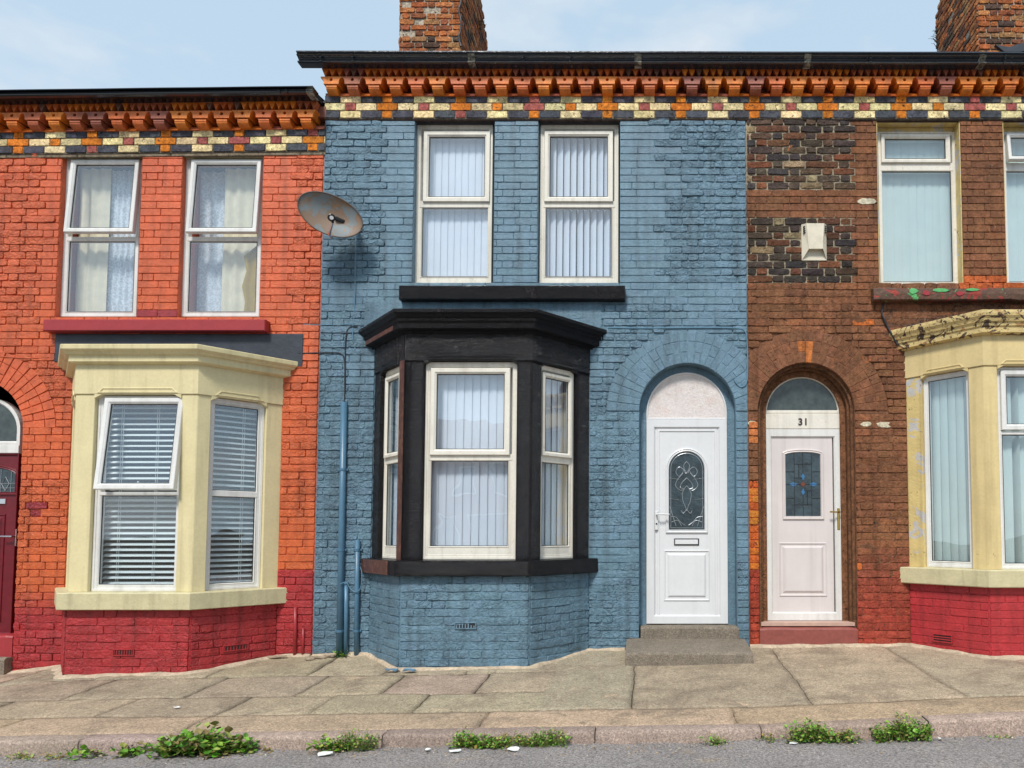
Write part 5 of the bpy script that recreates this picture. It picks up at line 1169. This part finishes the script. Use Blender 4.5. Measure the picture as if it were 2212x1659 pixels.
# ================================================================== fittings on the walls
# satellite dish
def dish():
    c = Vector((W(713, 464, -.34)[0], -.34, W(713, 464, -.34)[1]))
    e = thing('satellite_dish', 'rusty oval satellite dish on the wall between orange and blue houses', 'satellite dish', (c.x, 0, c.z))
    n = Vector((.30, -1, -.02)).normalized(); rl = R(-21)
    up = Vector((0, 0, 1)); u0 = up.cross(-n).normalized() * -1; u0 = n.cross(up).normalized() * -1
    u0 = Vector((0, 0, 1)).cross(n).normalized(); v0 = n.cross(u0).normalized()
    if u0.x < 0: u0 = -u0
    if v0.z < 0: v0 = -v0
    U = u0 * math.cos(rl) + v0 * math.sin(rl); V = -u0 * math.sin(rl) + v0 * math.cos(rl)
    f = Fr(c, U, V, n); A_, B_ = .305, .195; mb = MB(); rings, seg = 9, 48
    def pt(r, t, k):
        return f.P(A_ * r * math.cos(t) * (1 + .06 * r * math.sin(t)), B_ * r * math.sin(t), .085 * (r * r - 1) + k)
    vs = []
    for k in (0, -.006):
        vs.append(f.P(0, 0, -.085 + k))
        for i in range(1, rings + 1):
            for j in range(seg): vs.append(pt(i / rings, 2 * math.pi * j / seg, k))
    M = 1 + rings * seg; fs = []
    for q in (0, M):
        for j in range(seg): fs.append((q, q + 1 + j, q + 1 + (j + 1) % seg))
        for i in range(rings - 1):
            for j in range(seg): a = q + 1 + i * seg; fs.append((a + j, a + seg + j, a + seg + (j + 1) % seg, a + (j + 1) % seg))
    a = 1 + (rings - 1) * seg
    for j in range(seg): fs.append((a + j, a + (j + 1) % seg, M + a + (j + 1) % seg, M + a + j))
    mb.add(vs, fs); mb.build('reflector', RUS, e, True)
    mb = MB(); tube(mb, [pt(1, 2 * math.pi * j / seg, -.003) for j in range(seg + 1)], .006, 6); mb.build('rim', mat('dish_rim', (.10, .07, .055), .5), e, True)
    b0 = c + Vector((0, .03, -.20)); b1 = Vector((W(716, 470, -.62)[0], -.62, W(716, 470, -.62)[1]))
    st = Vector((W(711, 506, -.40)[0], -.40, W(711, 506, -.40)[1]))
    mb = MB(); tube(mb, [st + Vector((0, .06, -.01)), st, b1 + Vector((0, .03, -.03))], .014, 8); mb.build('feed_arm', CHR, e)
    mb = MB(); d_ = (f.P(0, 0, -.05) - b1).normalized(); tube(mb, [b1 - d_ * .05, b1 - d_ * .045, b1 + d_ * .02, b1 + d_ * .045], [.03, .036, .034, .024], 12); ln = mb.build('receiver', DRK, e)
    mb = MB(); tube(mb, [b1 - d_ * .056, b1 - d_ * .049], .018, 10); mb.build('cap', WHT, ln)
    mb = MB(); w0 = Vector((W(772, 492, -.02)[0], 0, W(772, 492, -.02)[1]))
    slab(mb, Fr(w0), rp((-.05, -.08, .05, .08)), 0, .008); tube(mb, [w0 + Vector((0, -.005, 0)), w0 + Vector((0, -.12, .01)), c + Vector((.08, .10, -.02)), c + Vector((.02, .075, 0))], .02, 8)
    slab(mb, Fr(w0 + Vector((0, -.12, 0))), rp((-.03, -.05, .03, .05)), 0, .04); mb.build('wall_bracket', DRK, e)
dish()
# alarm box
ab = thing('alarm_box', 'faded cream alarm box with dark vents on the dark brick', 'alarm box', WF.P(*WF.uv(1759, 523), 0))
r = WF.rect(1732, 484, 1786, 562, .03); w_ = r[2] - r[0]; hh = r[3] - r[1]; X = lambda t: r[0] + w_ * t; Zf = lambda t: r[1] + hh * t
mb = MB(); pl = [(X(.02), Zf(.02)), (X(.24), Zf(.24)), (X(.80), Zf(.24)), (X(.99), Zf(.0)), (X(1), Zf(1)), (X(0), Zf(1))]
slab(mb, WF, [(X(0), Zf(0)), (X(1), Zf(0)), (X(1), Zf(1)), (X(0), Zf(1))], .008, .022, .003)
vs = [WF.P(*p) for p in ((X(0), Zf(0), .02), (X(.24), Zf(.27), .075), (X(.80), Zf(.27), .075), (X(1), Zf(0), .02), (X(1), Zf(1), .02), (X(.86), Zf(.97), .075), (X(.16), Zf(.97), .075), (X(0), Zf(1), .02), (X(.24), Zf(.3), .02), (X(.8), Zf(.3), .02), (X(.20), Zf(.62), .078), (X(.82), Zf(.62), .078))]
mb.add(vs, [(0, 1, 10, 6, 7), (3, 4, 5, 11, 2), (7, 6, 5, 4), (1, 2, 11, 10), (10, 11, 5, 6), (1, 8, 9, 2)]); mb.build('housing', ALM, ab)
mb = MB()
for s, k in ((.05, 1), (.86, 1)):
    for q in range(4): slab(mb, WF, [(X(s), Zf(.72 + q * .055)), (X(s + .1), Zf(.72 + q * .055 + .012)), (X(s + .1), Zf(.745 + q * .055 + .012)), (X(s), Zf(.745 + q * .055))], .02, .058, .001)
mb.build('vent', DRK, ab)
# pipes
def pipe(px0, py0, px1, py1, r, m, label, cat='pipe', h=.03, clips=True, name='drainpipe'):
    a = W(px0, py0, -h); b = W(px1, py1, -h); mb = MB(); e = thing(name, label, cat, (b[0], -h, b[1]))
    tube(mb, [(a[0], -h, a[1]), ((a[0] + b[0]) / 2 + .002, -h, (a[1] + b[1]) / 2), (b[0], -h, b[1] - .02)], r, 14); mb.build('tube', m, e, True)
    if clips:
        k = 0; z = b[1] + .25
        while z < a[1] - .05:
            t = (z - b[1]) / (a[1] - b[1]); xx = b[0] + (a[0] - b[0]) * t; c = MB()
            tube(c, [(xx, -h, z - .012), (xx, -h, z + .012)], r + .004, 14); slab(c, WF, rp((xx - r - .02, z - .01, xx + r + .02, z + .01)), 0, h - .004, .002); c.build('clip', m, e); z += .8
pipe(743, 869, 733, 1418, .031, BPIP, 'tallest blue painted pipe on the blue wall left of the bay', h=.04)
pipe(748, 1258, 747, 1418, .021, BPIP, 'shortest blue painted pipe, between the two taller blue ones', h=.035, clips=False)
pipe(772, 1166, 770, 1418, .024, BPIP, 'medium blue painted pipe closest to the black bay', h=.035)
pipe(638, 1312, 637, 1414, .017, RPIP, 'longer red painted pipe low on the red base of the orange house', h=.025, clips=False)
pipe(655, 1357, 654, 1414, .013, RPIP, 'shorter red painted pipe beside the blue paint edge', h=.02, clips=False)
def cable(pts, r, m, label, h=.015, name='cable'):
    P = curve(pts, 6); mb = MB(); tube(mb, [(*W(x, y, -h)[:1], -h + .003 * math.sin(x * .2 + y * .1), W(x, y, -h)[1]) for x, y in P], r, 6)
    o = mb.build(name, m); tag(o, label, 'cable'); return o
cable([(590, 764), (660, 763), (715, 762), (735, 764), (744, 778), (745, 830), (744, 872)], .007, CAB, 'dark cable running from the cream bay across to the tall blue pipe')
cable([(769, 510), (768, 560), (767, 640), (764, 690), (762, 715), (764, 740), (768, 755)], .006, BCAB, 'blue painted cable dropping from the satellite dish', .014)
cable([(772, 706), (756, 707), (748, 722), (746, 770), (746, 850)], .007, CAB, 'black cable looping out of the left end of the black bay cornice', .018)
cable([(1314, 708), (1400, 709), (1500, 708), (1590, 709), (1609, 716), (1614, 740), (1615, 800), (1612, 828), (1600, 836), (1589, 826), (1586, 818)], .0065, BCAB, 'blue painted cable over the white door arch, hooking back at its end', .018)
cable([(735, 1262), (748, 1258), (757, 1272), (768, 1278), (779, 1270), (782, 1240), (778, 1225)], .005, BCAB, 'thin slack cable around the foot of the blue pipes', .07)
cable([(655, 700), (690, 702), (738, 701), (765, 700)], .004, BCAB, 'thin painted wire along the blue wall above the cable bend', .014)
cable([(-5, 770), (60, 774), (105, 772)], .006, mat('orange_cable', (.45, .09, .035), .5), 'thin orange painted cable left of the cream bay cornice')
# hanging bracket wire at the yellow cornice
o = cable([(1910, 655), (1905, 675), (1912, 695), (1925, 720), (1940, 745)], .010, CAB, 'thick black wire bent around the left end of the yellow cornice', .03)
# ================================================================== weeds and litter
GRS = [(.11, .28, .02), (.16, .36, .035), (.07, .19, .02), (.21, .37, .05), (.28, .32, .07), (.22, .17, .06)]
def weed(px, py, wpx, hpx, n, leaf, label, ylw=0, fine=False, Y=None):
    Y = YK - .05 if Y is None else Y
    x, z = W(px, py, Y); s = (DIST + Y) / F; wd, ht = wpx * s, hpx * s * 1.1; n = int(n * 1.5); leaf *= 1.3; z = RZ(x, Y) if Y < YK else GZ(x, Y)
    e = thing('weed', label, 'weed', (x, Y, z), 'weeds along the kerb'); mb = MB(); sb = MB()
    ns = max(4, n // 9)
    for i in range(ns):
        t = rnd(-1, 1); bx = x + t * wd * .42; by = Y + rnd(-.5, .4) * min(.16, wd * .3); H_ = ht * rnd(.45, 1) * (1 - .55 * t * t)
        tip = Vector((bx + rnd(-.3, .3) * H_ + t * .02, by + rnd(-.5, .3) * H_, z + H_)); base = Vector((bx, by, z - .01)); mid = (base + tip) / 2 + Vector((rnd(-.01, .01), rnd(-.01, .01), H_ * .1))
        tube(sb, [base, mid, tip], [.0018, .0012, .0007], 4, (.14, .20, .04, 0))
        for k in range(9):
            q = base.lerp(tip, rnd(.15, 1)) + Vector((rnd(-1, 1), rnd(-1, 1), rnd(-.5, .5))) * leaf * 1.3
            d_ = Vector((rnd(-1, 1), rnd(-1, .6), rnd(-.2, .9))).normalized(); sd_ = d_.cross(Vector((rnd(-.3, .3), rnd(-.3, .3), 1))).normalized(); up = sd_.cross(d_); Lf = leaf * rnd(.6, 1.3); wf = Lf * (.36 if fine else .46)
            c = random.choice(GRS); c = jit(c, .25)
            if random.random() < ylw: c = jit((.30, .22, .05), .2)
            mb.add([q, q + d_ * Lf * .35 + sd_ * wf + up * .1 * Lf, q + d_ * Lf * .75 + sd_ * wf * .7, q + d_ * Lf, q + d_ * Lf * .75 - sd_ * wf * .7, q + d_ * Lf * .35 - sd_ * wf + up * .1 * Lf, q + d_ * Lf * .5 - up * Lf * .06],
                   [(0, 6, 1), (1, 6, 2), (2, 6, 3), (3, 6, 4), (4, 6, 5), (5, 6, 0)], c)
    mb.build('foliage', LEAF, e); sb.build('stem', LEAF, e)
weed(105, 1630, 180, 14, 90, .014, 'straggly yellowing weed strip at far left end of the kerb', .45, True)
weed(60, 1628, 40, 10, 24, .014, 'thin low sprig nearest the left edge of the picture', .3, True)
weed(192, 1622, 34, 20, 30, .028, 'tiny sprig at right end of the yellowing weed strip', .1)
weed(290, 1622, 46, 26, 46, .032, 'small leafy weed left of the biggest clump', .0)
weed(425, 1624, 172, 48, 420, .034, 'biggest clump of broad bright green leaves below the cream bay', 0)
weed(522, 1622, 40, 40, 80, .026, 'upright weed touching the right of the biggest clump', .05)
weed(578, 1618, 30, 12, 22, .014, 'dry yellowed tuft right of the biggest clump', .8, True)
weed(705, 1614, 46, 30, 60, .028, 'small bright weed beside white scrap under the blue pipes', 0)
weed(770, 1612, 96, 44, 420, .013, 'dense mossy green mound below the left of the black bay', .12, True)
weed(1005, 1622, 62, 38, 200, .018, 'left weed of the row below the black bay, by the white scrap', .05, True)
weed(1050, 1626, 70, 26, 200, .018, 'low green weed spreading onto the road between two white scraps', .05, True)
weed(1105, 1612, 90, 30, 220, .015, 'flat fine leaved weed in the middle of the row below the bay', .15, True)
weed(1180, 1608, 96, 42, 420, .013, 'tall feathery weed mound right of the black bay window', .15, True)
weed(1555, 1606, 20, 12, 16, .013, 'tiny yellowish sprig under the blue house steps', .4, True)
weed(1537, 1607, 30, 20, 60, .016, 'small lone green weed in the gutter before the white door', .1, True)
weed(1660, 1600, 60, 12, 50, .015, 'sparse low yellow green trail left of the right hand clumps', .3, True)
weed(1745, 1604, 104, 48, 420, .018, 'bushy weed below the pinkish white door', .03, True)
weed(1822, 1596, 60, 26, 120, .020, 'low pale weed between the two bushy right hand clumps', .2, True)
weed(1950, 1596, 130, 50, 560, .019, 'largest right hand bushy weed, near the right end of the kerb', .02, True)
weed(2140, 1588, 90, 8, 30, .012, 'faint row of tiny sprigs at far right of the kerb', .4, True)
weed(738, 1421, 26, 16, 50, .020, 'little weed growing at the foot of the blue pipes', 0, False, -.08)
def scrap(px, py, wpx, m, label, Y, name='litter', th=.004, d=.04, cat='litter', grp=None, curl=.01):
    x, _ = W(px, py, Y); z = (RZ(x, Y) if Y < YK else GZ(x, Y)) + .008; ww = wpx * (DIST + Y) / F / 2; n = 9; mb = MB()
    pl = [(ww * math.cos(2 * math.pi * i / n) * rnd(.7, 1.1), d * math.sin(2 * math.pi * i / n) * rnd(.6, 1.1)) for i in range(n)]
    vs = [(x + a, Y + b, z + curl * rnd(0, 1)) for a, b in pl]; vs += [(p[0], p[1], p[2] + th) for p in vs]
    mb.add(vs, [tuple(range(n - 1, -1, -1)), tuple(range(n, 2 * n))] + [(i, (i + 1) % n, n + (i + 1) % n, n + i) for i in range(n)])
    o = mb.build(name, m); tag(o, label, cat, grp); return o
scrap(702, 1626, 36, WHT, 'white paper scrap beside the small bright weed', YK - .17)
scrap(924, 1621, 14, WHT, 'smallest white scrap, left of the row of weeds', YK - .12, d=.02)
scrap(983, 1623, 34, WHT, 'white scrap in front of the weeds below the black bay', YK - .16)
scrap(1110, 1620, 30, WHT, 'white scrap lying right of the spreading low weed', YK - .14)
scrap(1714, 1611, 18, WHT, 'white scrap in front of the bushy right hand weed', YK - .11, d=.025)
scrap(2030, 1592, 8, WHT, 'white pebble sized scrap right of the largest right hand weed', YK - .09, d=.015)
scrap(382, 1490 + 15, 14, WHT, 'small white fleck on the pavement above the biggest weed clump', -1.7, d=.02)
CHS = mat('stone_chip', (.36, .28, .20), .9, var=[(20, .3)], bump=(30, .01))
scrap(845, 1436, 36, BST, 'left blue painted slate chip fallen at the bay foot', -.66, 'slate_chip', .012, .035, 'slate chip', None, .02)
scrap(884, 1438, 34, BST, 'right blue painted slate chip fallen at the bay foot', -.68, 'slate_chip', .012, .03, 'slate chip', None, .02)
for q, (px_, py_, ww_, lb_) in enumerate(((600, 1414, 46, 'long flat mortar chip left of the red pipes'), (690, 1418, 30, 'brownish mortar chip between red pipes and blue pipes'), (668, 1424, 22, 'small brownish chip in front of the mortar pieces'), (712, 1414, 26, 'pale mortar chip beside the tallest blue pipe'))):
    scrap(px_, py_, ww_, CHS, lb_, -.10 - .05 * (q % 3), 'mortar_chip', .014, .03, 'mortar chip', None, .015)

gm = MB()
for q in range(1500):
    kerb_side = q < 900
    x = rnd(-4.6, 2.9); y = YK - .03 - abs(random.gauss(0, .13)) if kerb_side else rnd(-2.2, -.1)
    if not kerb_side and (x > -1 and random.random() < .8): continue
    z = RZ(x, y) if kerb_side else GZ(x, y); sz = rnd(.003, .009) * (1.3 if random.random() < .1 else 1)
    if not kerb_side and (min(abs(y + 1.86), abs(y + 2.26)) > .15 and random.random() < .6): continue
    pts = [Vector((x, y, z + .003)) + Vector(d) * sz * rnd(.6, 1.2) for d in ((1, 0, 0), (0, 1, 0), (-1, 0, 0), (0, -1, 0), (0, 0, .8))]
    gm.add(pts, [(0, 1, 4), (1, 2, 4), (2, 3, 4), (3, 0, 4)], jit(random.choice([(.36, .29, .22), (.25, .21, .18), (.50, .42, .30), (.16, .12, .09), (.42, .27, .12)]), .2))
tag(gm.build('grit', KRB), 'loose grit and crumbs of mortar in the gutter and pavement joints', 'grit', kind='stuff')
# ================================================================== houses across the street (seen only in the window glass)
base = None
for k in range(5):
    x0 = -10.6 + k * 4.3; e = thing('terraced_house', 'plain brick house across the street, mirrored in the window glass', 'house', (x0 + 2.15, -14, -.1), 'houses across the street')
    if base is None:
        mb = MB(); FF = Fr((0, -14, 0), (-1, 0, 0), (0, 0, 1), (0, 1, 0)); A0, A1 = -(x0 + 4.28), -x0
        rr = [(A0 + .6, 3.4, A0 + 1.5, 4.9), (A0 + 2.0, 3.4, A0 + 2.9, 4.9), (A0 + .6, .9, A0 + 2.2, 2.5), (A0 + 2.9, .1, A0 + 3.8, 2.3)]
        backing(mb, FF, A0, A1, -.4, 5.6, rr, [], (.5, .5, .5, 0), .3); ws = [mb.build('wall', TOPI, e)]
        for r in rr:
            m1 = MB(); ring(m1, FF, rp(r), [(0, -.15), (0, -.05), (.07, -.05), (.07, -.15)]); wq = m1.build('window', PVC, e)
            m2 = MB(); slab(m2, FF, rp(r), -.14, -.12, .001); pq = m2.build('pane', GLG, wq)
        m3 = MB(); m3.add([(x0, -13.8, 5.55), (x0 + 4.28, -13.8, 5.55), (x0 + 4.28, -17.6, 7.6), (x0, -17.6, 7.6)], [(0, 1, 2, 3), (3, 2, 1, 0)]); m3.build('roof', SLT, e); base = (e, x0)
    else:
        for ch in list(base[0].children):
            c = ch.copy(); col.objects.link(c); c.parent = e; 
            for g_ in ch.children:
                d2 = g_.copy(); col.objects.link(d2); d2.parent = c
